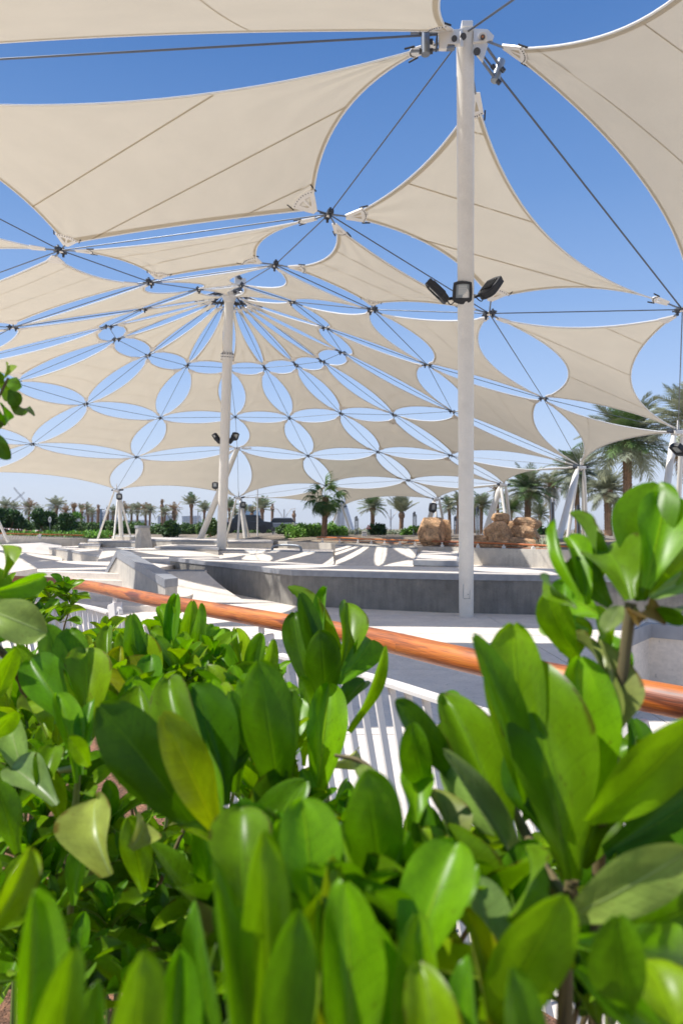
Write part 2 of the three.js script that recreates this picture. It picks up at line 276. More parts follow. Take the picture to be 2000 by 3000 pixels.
function sail(keys, label, o = {}) {
  const P = keys.map(k => typeof k === 'string' ? N[k] : k), c = P.reduce((a, p) => a.add(p), V3(0, 0, 0)).multiplyScalar(1 / P.length);
  const dist = Math.hypot(c.x, c.y - EYE, c.z), near = dist < 17, n = near ? 28 : 14;
  const offs = o.offs || P.map(() => .38), sags = o.sags || [.14, .14, .14, .14];
  const t = thing('shade_sail', label, 'shade sail', c, 'beige shade sails of the canopy');
  const L = P.map(p => p.clone().sub(c)), dir = L.map(p => p.clone().negate().normalize());
  const pin = L.map((p, i) => p.clone().addScaledVector(dir[i], offs[i]));
  const edge = i => { const a = pin[i], b = pin[(i + 1) % 4], ch = b.clone().sub(a), len = ch.length(), mid = a.clone().lerp(b, .5), v = mid.clone().negate(); ch.normalize(); v.addScaledVector(ch, -v.dot(ch)); const dc = v.length(); v.normalize();
    const ct = mid.addScaledVector(v, 2 * Math.min(sags[i] * len, dc * .62)); return s => a.clone().multiplyScalar((1 - s) * (1 - s)).addScaledVector(ct, 2 * s * (1 - s)).addScaledVector(b, s * s); };
  const E = [0, 1, 2, 3].map(edge), len = [0, 1, 2, 3].map(i => pin[i].distanceTo(pin[(i + 1) % 4]));
  const at2 = (u, v) => { const r = E[0](u).multiplyScalar(1 - v).addScaledVector(E[2](1 - u), v).addScaledVector(E[3](1 - v), 1 - u).addScaledVector(E[1](v), u);
    return r.addScaledVector(pin[0], -(1 - u) * (1 - v)).addScaledVector(pin[1], -u * (1 - v)).addScaledVector(pin[2], -u * v).addScaledVector(pin[3], -(1 - u) * v); };
  const nor = (u, v) => { const e = .02, a = at2(Math.min(1, u + e), v).sub(at2(Math.max(0, u - e), v)), b = at2(u, Math.min(1, v + e)).sub(at2(u, Math.max(0, v - e))), m = a.cross(b).normalize(); return m.y > 0 ? m.negate() : m; };
  const ease = s => .5 - .5 * Math.cos(Math.PI * s) * .6 - .2 * (1 - 2 * s); // finer near the corners
  const rows = []; for (let j = 0; j <= n; j++) { const r = []; for (let i = 0; i <= n; i++) { const u = ease(i / n), v = ease(j / n), p = at2(u, v); let w = 0; // tension folds fanning out of each corner
      for (const [a, b, k] of [[u, v, 0], [1 - u, v, 1], [1 - u, 1 - v, 2], [u, 1 - v, 3]]) { const X = a * len[0], Y = b * len[1], rr = Math.hypot(X, Y), ph = Math.atan2(Y, X); w += .030 * sstep(0, .5, rr) * Math.exp(-rr / 1.3) * Math.sin(ph * (9 + k * 2) + k * 1.7) * Math.sin(2 * ph); }
      r.push(p.addScaledVector(nor(u, v), w)); } rows.push(r); }
  const g = quadMesh(rows); { const uv = g.attributes.uv; for (let i = 0; i < uv.count; i++) uv.setXY(i, uv.getX(i) * len[0] / 3, uv.getY(i) * len[1] / 3); }
  mesh('membrane', g, M.sail, t);
  const strip = (f, w, m) => { const A = [], B = []; for (let i = 0; i <= m; i++) { const [u, v, du, dv] = f(i / m), k = nor(u, v).multiplyScalar(.006); A.push(at2(u, v).add(k)); B.push(at2(clamp(u + du * w, 0, 1), clamp(v + dv * w, 0, 1)).add(k)); } return quadMesh([A, B]); };
  const hw = near ? .09 : .06, hems = [];
  const wU = hw / (.5 * (len[0] + len[2])), wV = hw / (.5 * (len[1] + len[3]));
  hems.push(strip(s => [s, 0, 0, 1], wV, n), strip(s => [s, 1, 0, -1], wV, n), strip(s => [0, s, 1, 0], wU, n), strip(s => [1, s, -1, 0], wU, n));
  mesh('hem', join(hems), M.hem, t);
  const cords = []; for (let i = 0; i < 4; i++) { if (len[i] < .6) continue; const pts = []; for (let k = 0; k <= 14; k++) pts.push(E[i](k / 14)); cords.push(new THREE.TubeGeometry(new THREE.CatmullRomCurve3(pts), 20, near ? .016 : .02, 5, false)); }
  mesh('edge_cord', join(cords), M.hemCord, t);
  for (const [u0, v0, u1, v1] of o.seams || [[.3, 0, .46, 1], [.63, 0, .79, 1]]) mesh('seam', strip(s => [lerp(u0, u1, s), lerp(v0, v1, s), Math.abs(v1 - v0) > Math.abs(u1 - u0) ? 1 : 0, Math.abs(v1 - v0) > Math.abs(u1 - u0) ? 0 : 1], (near ? .026 : .018) / (Math.abs(v1 - v0) > Math.abs(u1 - u0) ? len[0] : len[1]), 16), M.seam, t);
  for (const [x0, y0, x1, y1] of o.seamPx || []) { // seams surveyed in the photograph
    const find = (x, y) => { let B = [0, 0], e = 1e9, r = .5, cu = .5, cv = .5; for (let k = 0; k < 7; k++) { for (let i = -6; i <= 6; i++) for (let j = -6; j <= 6; j++) { const u = cu + i / 6 * r, v = cv + j / 6 * r; if (u < -.001 || v < -.001 || u > 1.001 || v > 1.001) continue; const q = toPx(at2(u, v).add(c)), dd = Math.hypot(q[0] - x, q[1] - y); if (dd < e) { e = dd; B = [u, v]; } } [cu, cv] = B; r *= .4; } return B; };
    const A = []; for (let i = -10; i <= 34; i++) { const x = lerp(x0, x1, i / 24), y = lerp(y0, y1, i / 24), [u, v] = find(x, y), q = toPx(at2(u, v).add(c)); if (Math.hypot(q[0] - x, q[1] - y) < 3) A.push(at2(u, v).addScaledVector(nor(u, v), .006)); }
    if (A.length < 4) continue; const side = A.map((p, i) => { const d = A[Math.min(A.length - 1, i + 1)].clone().sub(A[Math.max(0, i - 1)]).normalize(); return p.clone().addScaledVector(d.cross(nor(.5, .5)).normalize(), .026); }); mesh('seam', quadMesh([A, side]), M.seam, t); }
  // corner plates and their rods
  for (let i = 0; i < 4; i++) {
    if (o.skip?.includes(i)) continue;
    const ip = (i + 3) % 4, plen = Math.min(near ? .30 : .26, .2 * Math.min(len[i], len[ip]) + .1), a = E[i](plen / len[i]), b = E[ip](1 - plen / len[ip]);
    const x = a.clone().add(b).multiplyScalar(.5).sub(pin[i]).normalize(); let y = b.clone().sub(a); y.addScaledVector(x, -y.dot(x)); const w = Math.max(.07, y.length() / 2 + .03); y.normalize(); const z = x.clone().cross(y);
    const sh = new THREE.Shape(); sh.moveTo(-.07, -.05); sh.lineTo(plen * .86, -w); sh.quadraticCurveTo(plen * 1.32, 0, plen * .86, w); sh.lineTo(-.07, .05); sh.closePath();
    if (near) for (const sgn of [-1, 1]) { const h = new THREE.Path(); h.moveTo(plen * .22, sgn * w * .06); h.lineTo(plen * .75, sgn * w * .10); h.lineTo(plen * .70, sgn * w * .5); h.lineTo(plen * .28, sgn * w * .18); h.closePath(); sh.holes.push(h); }
    const pg = new THREE.ExtrudeGeometry(sh, { depth: .022, bevelEnabled: false }); pg.translate(0, 0, -.011);
    const M4 = new THREE.Matrix4().makeBasis(x, y, z).setPosition(pin[i]);
    const pl = mesh('corner_plate', plain(pg).applyMatrix4(M4), M.whiteMetal, t);
    if (near) { const bl = []; for (let k = -4; k <= 4; k++) { const yy = w * .86 * k / 4.4, xx = plen * (.80 + .20 * (1 - (k / 4.4) ** 2)); bl.push(rod(V3(xx, yy, -.02), V3(xx, yy, .02), .009, .009, 6)); } for (const s of [-1, 1]) bl.push(rod(V3(plen * .86 - .05, s * (w + .012), 0), V3(plen * .86 + .1, s * (w + .03), 0), .014, .014, 6)); mesh('bolt', join(bl).applyMatrix4(M4), M.bolt, pl).userData.kind = 'stuff'; }
    if (offs[i] > .12) mesh('tie_rod', rod(L[i].clone().addScaledVector(dir[i], .06), pin[i].clone().addScaledVector(dir[i], -.05), near ? .017 : .02, near ? .017 : .02, 7), M.midSteel, t);
  }
  return t;
}
const SPOKES = ['P', 'A', 'Q', 'R', 'S', 'T', 'U', 'V', 'W', 'X', 'Y', 'Z', 'B', 'C'], nx = k => SPOKES[(SPOKES.indexOf(k) + 1) % 14];
const mid = ks => ks.reduce((a, k) => a.add(N[k]), V3(0, 0, 0)).multiplyScalar(1 / ks.length);
for (const k of SPOKES) { // first ring: long wedges hanging from the mast head
  const a = k === 'P' ? 'P3' : k + (['A', 'Q', 'R'].includes(k) ? '3' : '1'), q = nx(k), b = q === 'P' ? 'P3' : q + (['A', 'Q', 'R'].includes(q) ? '3' : '1');
  const h0 = N.H2.clone().lerp(N[a], .17).lerp(N.H2.clone().lerp(N[b], .17), .28), h1 = N.H2.clone().lerp(N[b], .17).lerp(N.H2.clone().lerp(N[a], .17), .28);
  h0.y -= .12; h1.y -= .12;
  sail([h0, a, b, h1], `beige wedge sail at middle mast head, ${SPN[k]} to ${SPN[q]} spoke`, { offs: [0, .36, .36, 0], sags: [.045, .10, .045, .02], skip: [3], seams: [[.0, .5, 1, .5]] });
}
const QUADS = [
  [2, 'P3 P2 A2 A3'], [2, 'A3 A2 Q2 Q3'], [2, 'Q3 Q2 R2 R3'], [2, 'R3 R2 S2 S1'], [2, 'S1 S2 T2 T1'], [2, 'T1 T2 U2 U1'], [2, 'U1 U2 V2 V1'], [2, 'V1 V2 W2 W1'], [2, 'W1 W2 X2 X1'], [2, 'X1 X2 Y2 Y1'], [2, 'Y1 Y2 Z2 Z1'], [2, 'Z1 Z2 B2 B1'], [2, 'B1 B2 C2 C1'], [2, 'C1 C2 P2 P3'],
  [3, 'P2 P1 A1 A2'], [3, 'A2 A1 Q1 Q2'], [3, 'Q2 Q1 R1 R2'], [3, 'R2 R1 S3 S2'], [3, 'S2 S3 T3 T2'], [3, 'T2 T3 U3 U2'], [3, 'U2 U3 V3 V2'], [3, 'V2 V3 W3 W2'], [3, 'W2 W3 X3 X2'], [3, 'X2 X3 Y3 Y2'], [3, 'Y2 Y3 Z3 Z2'], [3, 'Z2 Z3 B3 B2'], [3, 'B2 B3 C3 C2'], [3, 'C2 C3 P1 P2'],
  [4, 'T3 T4 U4 U3'], [4, 'U3 U4 V4 V3'], [4, 'V3 V4 W4 W3'], [4, 'W3 W4 X4 X3'], [4, 'X3 X4 Y4 Y3'], [4, 'Y3 Y4 Z4 Z3'], [5, 'V4 U4 U5 V5'],
];
const RAD = { P: .15, A: .16, Q: .10, R: .08, S: .065, T: .085, U: .11, V: .12, W: .12, X: .11, Y: .09, Z: .075, B: .06, C: .06 };
const sagOf = (a, b) => a[0] === b[0] ? RAD[a[0]] : [['C', 'P'], ['P', 'A']].some(q => q.includes(a[0]) && q.includes(b[0])) ? .03 : 'AQ'.includes(a[0]) && 'AQ'.includes(b[0]) ? .06 : .12;
for (const [r, s] of QUADS) { const k = s.split(' '); sail(k, `beige sail ${RING[r - 1]} from middle mast, ${SPN[k[0][0]]} to ${SPN[k[2][0]]} spoke`, { sags: k.map((a, i) => sagOf(a, k[(i + 1) % 4])) }); }
sail(['A1', 'H1', 'Q0', 'Q1'], 'large beige sail hanging behind the tall near mast, above its floodlights', { offs: [.38, .95, .45, .45], sags: [.085, .118, .11, .10], seams: [], seamPx: [[1195, 535, 1580, 655], [1040, 645, 1700, 830], [1300, 362, 1430, 395]] });
sail(['Q1', 'Q0', 'R0', 'R1'], 'large beige sail at right below the floodlights, above the palms', { seams: [], seamPx: [[1512, 955, 1912, 1128], [1610, 1078, 1955, 1225], [1780, 962, 1920, 1025]] });
sail(['P1', 'P0', 'H1', 'A1'], 'huge beige sail filling the upper left, left of the near mast', { offs: [.3, .5, .52, .3], sags: [.19, .06, .15, .012], seams: [], seamPx: [[141, 575, 540, 328], [262, 702, 1010, 312], [718, 628, 893, 546]] });
sail(['H1', 'P0', 'K2', 'K1'], 'beige sail cut off by the top frame edge above the near mast', { offs: [.3, .5, .5, .5], sags: [.06, .14, .12, .14], seams: [[.25, 0, .4, 1], [.6, 0, .75, 1]] });
sail(['H1', 'K1', 'K3', 'Q0'], 'beige sail at the upper right corner, right of the near mast head', { offs: [.66, .5, .5, .7], sags: [.12, .12, .12, .112], seams: [[.1, 0, .35, 1], [.5, 0, .8, 1]] });
sail(['C3', 'D0', 'P0', 'P1'], 'small sliver of beige sail at the left frame edge, below the huge one', {});
const tri = (a, b, c, label) => { const q = N[c].clone().lerp(N[b], .05); sail([a, b, c, N[c].clone().lerp(N[a], .06)].map(k => k), label, { offs: [.36, .36, .36, .3], sags: [.13, .13, .02, .13], skip: [3], seams: [[.35, 0, .35, 1]] }); };
tri('R1', 'R0', 'S3', 'beige triangular sail pulled down to the right hand tripod');
tri('T3', 'S3', 'T4', 'low beige triangular sail between the two right hand tripods');
tri('U4', 'T4', 'U5', 'lowest triangular sail above the left boulder, beside the near mast');
tri('W4', 'V4', 'V5', 'low thin triangular sail left of the fan palm crown');

// ---------------------------------------------------------------- cables and clamps
function cable(keys, label, r = .012) {
  const p0 = N[keys[0]], t = thing('stay_cable', label, 'cable', p0, 'steel cables of the canopy net'), g = [];
  for (let i = 0; i < keys.length - 1; i++) g.push(rod(N[keys[i]].clone().sub(p0), N[keys[i + 1]].clone().sub(p0), -N[keys[i]].z > 21 ? r * .85 : r, -N[keys[i + 1]].z > 21 ? r * .85 : r, 7));
  mesh('strand', join(g), M.cable, t); return t;
}
const SP = { P: 'P3 P2 P1 P0', A: 'A3 A2 A1 H1', Q: 'Q3 Q2 Q1 Q0', R: 'R3 R2 R1 R0', S: 'S1 S2 S3', T: 'T1 T2 T3 T4', U: 'U1 U2 U3 U4 U5', V: 'V1 V2 V3 V4 V5', W: 'W1 W2 W3 W4', X: 'X1 X2 X3 X4', Y: 'Y1 Y2 Y3 Y4', Z: 'Z1 Z2 Z3', B: 'B1 B2 B3', C: 'C1 C2 C3' };
for (const k in SP) { const l = SP[k].split(' '); cable(['H2', ...l], `dark ${SPN[k]} spoke cable running out from the middle mast head`); }
cable('P3 A3 Q3 R3 S1 T1 U1 V1 W1 X1 Y1 Z1 B1 C1 P3'.split(' '), 'innermost ring cable round the middle mast head');
cable('P2 A2 Q2 R2 S2 T2 U2 V2 W2 X2 Y2 Z2 B2 C2 P2'.split(' '), 'second ring cable out from the middle mast');
cable('C3 P1 A1 Q1 R1 S3 T3 U3 V3 W3 X3 Y3 Z3 B3'.split(' '), 'third ring cable out from the middle mast');
cable('T4 U4 V4 W4'.split(' '), 'outermost low ring cable passing behind the fan palm');
cable(['H1', 'P0'], 'thick cable from the near mast head to the left frame edge', .016);
cable(['H1', 'Q0'], 'cable from the near mast head down to the right frame edge', .016);
cable(['Q0', 'R0'], 'short cable at the right frame edge beside the big sail');
cable(['H1', 'K1'], 'cable leaving the frame at the top right of the near mast', .016);
for (const k in N) {
  if (/^(H|K|D)/.test(k)) continue;
  const [x, y] = toPx(N[k]); if (x < -60 || x > 2060) continue;
  const ring = { 1: 1, 2: 2, 3: 3, 4: 4, 5: 5, 0: 4 }[+k[1]], r = 'PAQR'.includes(k[0]) ? { 3: 1, 2: 2, 1: 3, 0: 4 }[+k[1]] : ring;
  const t = thing('cable_clamp', `dark steel cable clamp on the ${SPN[k[0]]} spoke, ${RING[r - 1]} out from middle mast`, 'cable clamp', N[k], 'cable clamps at the crossings of the canopy net');
  const out = N[k].clone().sub(N.H2).setY(0).normalize(), q = new THREE.Quaternion().setFromUnitVectors(V3(1, 0, 0), out);
  const far = -N[k].z > 17; t.scale.setScalar(far ? .72 : .85);
  mesh('clamp_plate', join([box(.34, .03, .09, V3(0, .03, 0), q, .01), box(.34, .03, .09, V3(0, -.03, 0), q, .01)]), M.whiteMetal, t);
  for (const sg of [-1, 1]) { const c = out.clone().multiplyScalar(.11 * sg); mesh('clamp_block', join([box(.13, .1, .13, c, q, .02), rod(c.clone().add(V3(0, -.13, 0)), c.clone().add(V3(0, .09, 0)), .03, .03, 7), rod(c.clone().add(V3(0, -.02, 0)), c.clone().multiplyScalar(2.1), .022, .022, 6)]), M.darkSteel, t); }
  const side = V3(-out.z, 0, out.x); mesh('bolt', join([-1, 1].map(sg => rod(side.clone().multiplyScalar(.05 * sg), side.clone().multiplyScalar(.2 * sg), .018, .018, 6))), M.darkSteel, t);
}
// ---------------------------------------------------------------- masts
{ // tall near mast, leaning towards us
  const B = at(1365, 1805, 12.16); B.y = 0; const T = at(1362, 98, 9.6), t = thing('near_mast', 'tall white leaning steel mast in front, right of centre', 'mast', B), q = T.clone().sub(B);
  const g = rod(V3(0, -.05, 0), q, .127, .127, 40); { const uv = g.attributes.uv; for (let i = 0; i < uv.count; i++) uv.setXY(i, uv.getX(i), uv.getY(i) * 9); }
  mesh('pole', g, M.white, t);
  const d = q.clone().normalize(), up = k => q.clone().addScaledVector(d, k), on = (px, py, dd) => at(px, py, dd).sub(B);
  mesh('cap_plate', rod(up(-.01), up(.03), .135, .135, 32), M.whiteMetal, t);
  mesh('cap_box', box(.16, .09, .12, up(.09).add(V3(.02, 0, 0)), null, .01), M.whiteMetal, t);
  const lug = (pts, dz, depth, name, m = M.whiteMetal) => { const w = pts.map(([x, y]) => on(x, y, depth)), sh = new THREE.Shape(w.map(p => new THREE.Vector2(p.x, p.y))); const e = new THREE.ExtrudeGeometry(sh, { depth: dz, bevelEnabled: true, bevelSize: .004, bevelThickness: .004, bevelSegments: 1 }); e.translate(0, 0, w[0].z); return mesh(name, plain(e), m, t); };
  lug([[1385, 92], [1425, 94], [1443, 112], [1440, 124], [1412, 128], [1385, 130]], .05, 9.55, 'head_lug');
  lug([[1283, 100], [1352, 92], [1352, 136], [1308, 135], [1306, 150], [1285, 149]], .05, 9.52, 'head_lug');
  lug([[1388, 130], [1420, 128], [1427, 134], [1412, 184], [1390, 158]], .03, 9.56, 'head_lug');
  const puck = (px, py, dd, r, m, name) => mesh(name, rod(on(px, py, dd), on(px, py, dd - .05), r, r, 20), m, t);
  puck(1413, 109, 9.53, .062, M.whiteMetal, 'pin_boss'); puck(1413, 109, 9.48, .034, M.darkSteel, 'pin'); puck(1413, 107, 9.44, .016, std([.35, .14, .06], .6), 'pin_core');
  puck(1330, 113, 9.49, .04, M.darkSteel, 'pin'); puck(1356, 107, 9.44, .045, M.darkSteel, 'pin'); puck(1396, 151, 9.53, .05, M.darkSteel, 'pin');
  mesh('cover_plate', box(.05, .22, .025, on(1351, 115, 9.42), eul(0, .5, 0), .006), M.whiteMetal, t);
  mesh('cover_plate', box(.02, .16, .12, on(1278, 128, 9.5), null, .005), M.darkSteel, t);
  // drum that spreads the cable to the left
  const dr = mesh('spreader_drum', rod(on(1245, 88, 9.6), on(1246, 160, 9.6), .064, .064, 20), M.midSteel, t);
  for (const [y, x2] of [[97, 1288], [150, 1288]]) mesh('threaded_rod', rod(on(1202, y, 9.6), on(x2, y - 4, 9.6), .019, .019, 8), M.midSteel, dr);
  mesh('rod_nut', join([[1231, 97], [1231, 150], [1262, 150], [1262, 122]].map(([x, y]) => rod(on(x - 4, y, 9.6), on(x + 5, y, 9.6), .038, .038, 6))), M.darkSteel, dr);
  const d2 = mesh('spreader_drum', rod(on(1467, 178, 9.75), on(1448, 238, 9.75), .062, .062, 20), std([.32, .36, .40], .4, { metalness: .5 }), t);
  mesh('threaded_rod', join([rod(on(1426, 140, 9.6), on(1464, 194, 9.72), .02, .02, 8), rod(on(1412, 180, 9.6), on(1448, 228, 9.72), .02, .02, 8)]), M.midSteel, d2);
  mesh('rod_nut', join([[1444, 196], [1472, 204], [1460, 240]].map(([x, y]) => rod(on(x - 4, y - 4, 9.66), on(x + 4, y + 5, 9.66), .034, .034, 6))), M.darkSteel, d2);
  mesh('drain_pipe', rod(on(1306, 143, 9.5), on(1330, 140, 9.5), .035, .035, 12), M.midSteel, t);
  // access panel near the foot
  const pp = at(1366, 1731, 11.88).sub(B); const pan = mesh('access_panel', box(.10, .25, .012, pp, eul(.2, 0, 0), .004), M.white, t);
  mesh('panel_lock', join([box(.012, .012, .008, pp.clone().add(V3(.02, -.06, .012))), box(.012, .012, .008, pp.clone().add(V3(.02, .07, .012)))]), M.darkSteel, pan);
  mesh('panel_seam', join([[-.056, 0, .006, .262], [.056, 0, .006, .262], [0, .131, .118, .006], [0, -.131, .118, .006]].map(([x, y, w, h]) => box(w, h, .006, pp.clone().add(V3(x, y, -.002 + y * -.2)), eul(.2, 0, 0)))), M.midSteel, pan);
  mesh('base_plate', join([rod(V3(0, -.02, 0), V3(0, .012, 0), .19, .19, 32)]), M.floor, t);
}
{ // middle mast with the flared head
  const B = at(648, 1612, 25.5), T = at(672, 868, 23.6), t = thing('middle_mast', 'white middle mast with flared head where all spoke cables meet', 'mast', B), q = T.clone().sub(B);
  B.y -= .05;
  const k = .715, P = s => q.clone().multiplyScalar(s);
  mesh('pole', rod(V3(0, -.3, 0), P(.772), .173, .173, 32), M.white, t);
  mesh('upper_pole', rod(P(.772), P(.985), .160, .165, 32), M.white, t);
  mesh('flange', join([rod(P(.765), P(.772), .235, .235, 28), rod(P(.775), P(.782), .235, .235, 28), ...[...Array(8)].map((_, i) => { const a = i * Math.PI / 4, v = V3(Math.cos(a) * .19, 0, Math.sin(a) * .19); return rod(P(.775).add(v), P(.795).add(v.multiplyScalar(.9)), .03, .012, 5); })]), M.whiteMetal, t);
  mesh('flange_bolt', join([...Array(14)].map((_, i) => { const a = i * Math.PI / 7, v = V3(Math.cos(a) * .215, 0, Math.sin(a) * .215); return rod(P(.762).add(v), P(.786).add(v), .011, .011, 5); })), M.darkSteel, t);
  mesh('flared_head', new THREE.CylinderGeometry(.29, .165, .30, 32).translate(q.x, q.y - .08, q.z), M.white, t);
  mesh('head_ring', new THREE.CylinderGeometry(.34, .29, .07, 32).translate(q.x, q.y + .1, q.z), std([.2, .15, .11], .7), t);
  const R = rng(3);
  for (const s of SPOKES) { // forks and pins where each spoke lands
    const l = SP[s].split(' ')[0], d = N[l].clone().sub(N.H2).normalize(), o = N.H2.clone().sub(B), hz = d.clone().setY(0).normalize();
    const side = V3(-hz.z, 0, hz.x);
    mesh('cable_fork', join([rod(o.clone().addScaledVector(hz, .25), o.clone().addScaledVector(d, .95), .035, .028, 7), box(.2, .16, .05, o.clone().addScaledVector(hz, .36), new THREE.Quaternion().setFromUnitVectors(V3(1, 0, 0), hz), .01), ...[-1, 1].map(g => rod(o.clone().addScaledVector(d, .55).addScaledVector(side, .12 * g), o.clone().addScaledVector(d, 1.25).addScaledVector(side, .12 * g), .018, .018, 6)), rod(o.clone().addScaledVector(d, .72).addScaledVector(side, -.16), o.clone().addScaledVector(d, .72).addScaledVector(side, .16), .045, .045, 8)]), M.darkSteel, t);
    mesh('fork_sleeve', join([rod(o.clone().addScaledVector(d, .98), o.clone().addScaledVector(d, 1.2), .05, .05, 8), box(.12, .05, .18, o.clone().addScaledVector(d, .86).add(V3(0, -.06, 0)), null, .01)]), M.whiteMetal, t);
  }
  const lg = N.H2.clone().sub(B).add(V3(.3, .35, .1)); mesh('head_lug', join([box(.22, .34, .05, lg, eul(0, .4, 0), .01), box(.18, .3, .05, lg.clone().add(V3(.18, -.05, -.1)), eul(0, .4, 0), .01)]), M.whiteMetal, t);
  mesh('lug_pin', rod(lg.clone().add(V3(.05, .08, .12)), lg.clone().add(V3(.12, .08, -.2)), .06, .06, 8), M.darkSteel, t);
}
function tripod(key, label, feet, depth = N[key].z * -1, name = 'tripod_mast') {
  const A = N[key].clone(); A.y -= .05; const c = A.clone(); c.y = .95; const t = thing(name, label, 'mast', c, 'white tripod masts along the canopy edge'), a = A.clone().sub(c);
  feet.forEach(([x, y, dd, r]) => { const f = at(x, y, depth + dd).sub(c); const e = f.clone().lerp(a, -.12); const top = a.clone().lerp(f, .02).add(V3(Math.sign(f.x - a.x) * .12, 0, 0)); mesh('leg', join([rod(e, top.clone().lerp(e, .10), r, r, 16), rod(top.clone().lerp(e, .10), top, r, r * .55, 16)]), M.white, t); });
  mesh('head_plate', join([box(.34, .12, .3, a.clone().add(V3(0, 0, 0)), null, .02), rod(a.clone().add(V3(0, -.1, 0)), a.clone().add(V3(0, .38, 0)), .05, .03, 8)]), M.whiteMetal, t);
  mesh('head_bolt', join([-1, 0, 1].map(k => rod(a.clone().add(V3(.22 * k, .02, .1)), a.clone().add(V3(.3 * k + .05, .06, -.12)), .05, .05, 7))), M.darkSteel, t);
  return t;
}
tripod('X4', 'four legged white tripod mast at the left in front of the hedge', [[292, 1566, 1, 0.056], [335, 1563, -1.6, 0.053], [355, 1564, 0, 0.124], [380, 1564, 1.2, 0.056]]);
tripod('W4', 'four legged white tripod mast just right of the middle mast', [[665, 1571, 1, 0.056], [696, 1573, -1.4, 0.062], [718, 1576, -.4, 0.124], [730, 1575, 1.2, 0.050]]);
tripod('V5', 'white tripod mast half hidden behind the fan palm', [[961, 1568, .8, 0.056], [990, 1574, -1, 0.130], [1029, 1570, 1, 0.056]]);
tripod('U5', 'white tripod mast rising behind the left boulder', [[1240, 1590, 0, 0.136], [1284, 1580, -1, 0.062], [1308, 1590, 1, 0.074]]);
tripod('T4', 'white tripod mast rising behind the boulder stack right of near mast', [[1417, 1574, 0, 0.146], [1486, 1560, -1, 0.074], [1496, 1580, 1, 0.081]]);
tripod('S3', 'big white tripod mast at right before the palms', [[1637, 1578, -2, 0.124], [1660, 1595, 0, 0.074], [1717, 1570, 1, 0.068], [1706, 1585, 2, 0.074]]);
tripod('R0', 'white tripod leg cut off by the right frame edge', [[1925, 1640, -1.5, 0.105], [1975, 1640, 1, 0.074]]);
tripod('Y4', 'white tripod leg cut off by the left frame edge', [[14, 1566, 0, 0.074], [-110, 1566, 1, 0.074]]);
{ const A = N.W3.clone(), c = V3(A.x, .95, A.z), t = thing('prop_strut', 'single leaning white prop passing behind the middle mast', 'mast', c), f = at(590, 1571, 38.5).sub(c), a = A.clone().sub(c); const e = f.clone().lerp(a, -.1); const n = f.clone().lerp(a, .47);
  mesh('leg', join([rod(e, n, .17, .17, 16), rod(n, a, .17, .13, 16)]), M.white, t); mesh('head_plate', join([box(.3, .14, .25, a, null, .02), box(.5, .05, .3, a.clone().add(V3(.5, .02, 0)), null, .01)]), M.whiteMetal, t); }
// ---------------------------------------------------------------- floodlights
function floodlight(label, pos, mount, face, s = 1, long = 1) { // face: direction the lens looks; mount: world point on the mast
  const t = thing('floodlight', label, 'floodlight', pos, 'black floodlights on the masts'), z = face.clone().normalize(), x = V3(0, 1, 0).cross(z).normalize(), y = z.clone().cross(x), B4 = new THREE.Matrix4().makeBasis(x, y.clone().multiplyScalar(long), z);
  const sh = new THREE.Shape(); const w = .14 * s, h = .16 * s; sh.moveTo(-w, -h * .7); sh.quadraticCurveTo(-w * 1.06, h * .1, -w * .92, h * .85); sh.quadraticCurveTo(0, h * 1.15, w * .92, h * .85); sh.quadraticCurveTo(w * 1.06, h * .1, w, -h * .7); sh.quadraticCurveTo(w * .8, -h * 1.02, 0, -h * 1.08); sh.quadraticCurveTo(-w * .8, -h * 1.02, -w, -h * .7);
  const frame = sh.clone(), hole = new THREE.Path(); hole.moveTo(-w * .78, -h * .55); hole.lineTo(w * .78, -h * .55); hole.lineTo(w * .74, h * .74); hole.quadraticCurveTo(0, h * .92, -w * .74, h * .74); hole.closePath(); frame.holes.push(hole);
  const fr = new THREE.ExtrudeGeometry(frame, { depth: .03 * s, bevelEnabled: true, bevelSize: .006 * s, bevelThickness: .006 * s, bevelSegments: 2 }), bk = new THREE.ExtrudeGeometry(sh, { depth: .045 * s, bevelEnabled: true, bevelSize: .008 * s, bevelThickness: .012 * s, bevelSegments: 2 }); bk.translate(0, 0, -.062 * s);
  const fins = [-2, -1, 0, 1, 2].map(k => box(.01 * s, .2 * s, .03 * s, V3(k * .045 * s, 0, -.08 * s)));
  mesh('housing', join([fr, bk, ...fins]).applyMatrix4(B4), M.black, t);
  mesh('lens', box(w * 1.55, h * 1.36, .006, V3(0, h * .12, .008 * s)).applyMatrix4(B4), std([.30, .33, .34], .2), t);
  const led = [box(w * .95, h * .95, .008, V3(0, h * .24, .013 * s))]; const L = mesh('led_panel', join(led).applyMatrix4(B4), std([.42, .44, .44], .35), t);
  const dots = []; for (let i = 0; i < 4; i++) for (let j = 0; j < 4; j++) dots.push(box(.018 * s, .018 * s, .006, V3((i - 1.5) * .03 * s, h * .24 + (j - 1.5) * .033 * s, .019 * s), null)); mesh('led', join(dots).applyMatrix4(B4), std([.6, .6, .55], .25), L);
  const m = mount.clone().sub(pos), b0 = V3(0, -h * .95, -.03).applyMatrix4(B4), b1 = b0.clone().lerp(m, .55).add(V3(0, -.01, 0));
  mesh('bracket', join([rod(b0, m, .022 * s, .026 * s, 8), box(.05 * s, .05 * s, .05 * s, m, null, .006)]), M.black, t);
  mesh('power_cord', tube([b0, b0.clone().lerp(m, .35).add(V3(0, -.10 * s, .02)), m.clone().add(V3(0, -.02, .03))], .009 * s, 16, 6), M.black, t);
  return t;
}
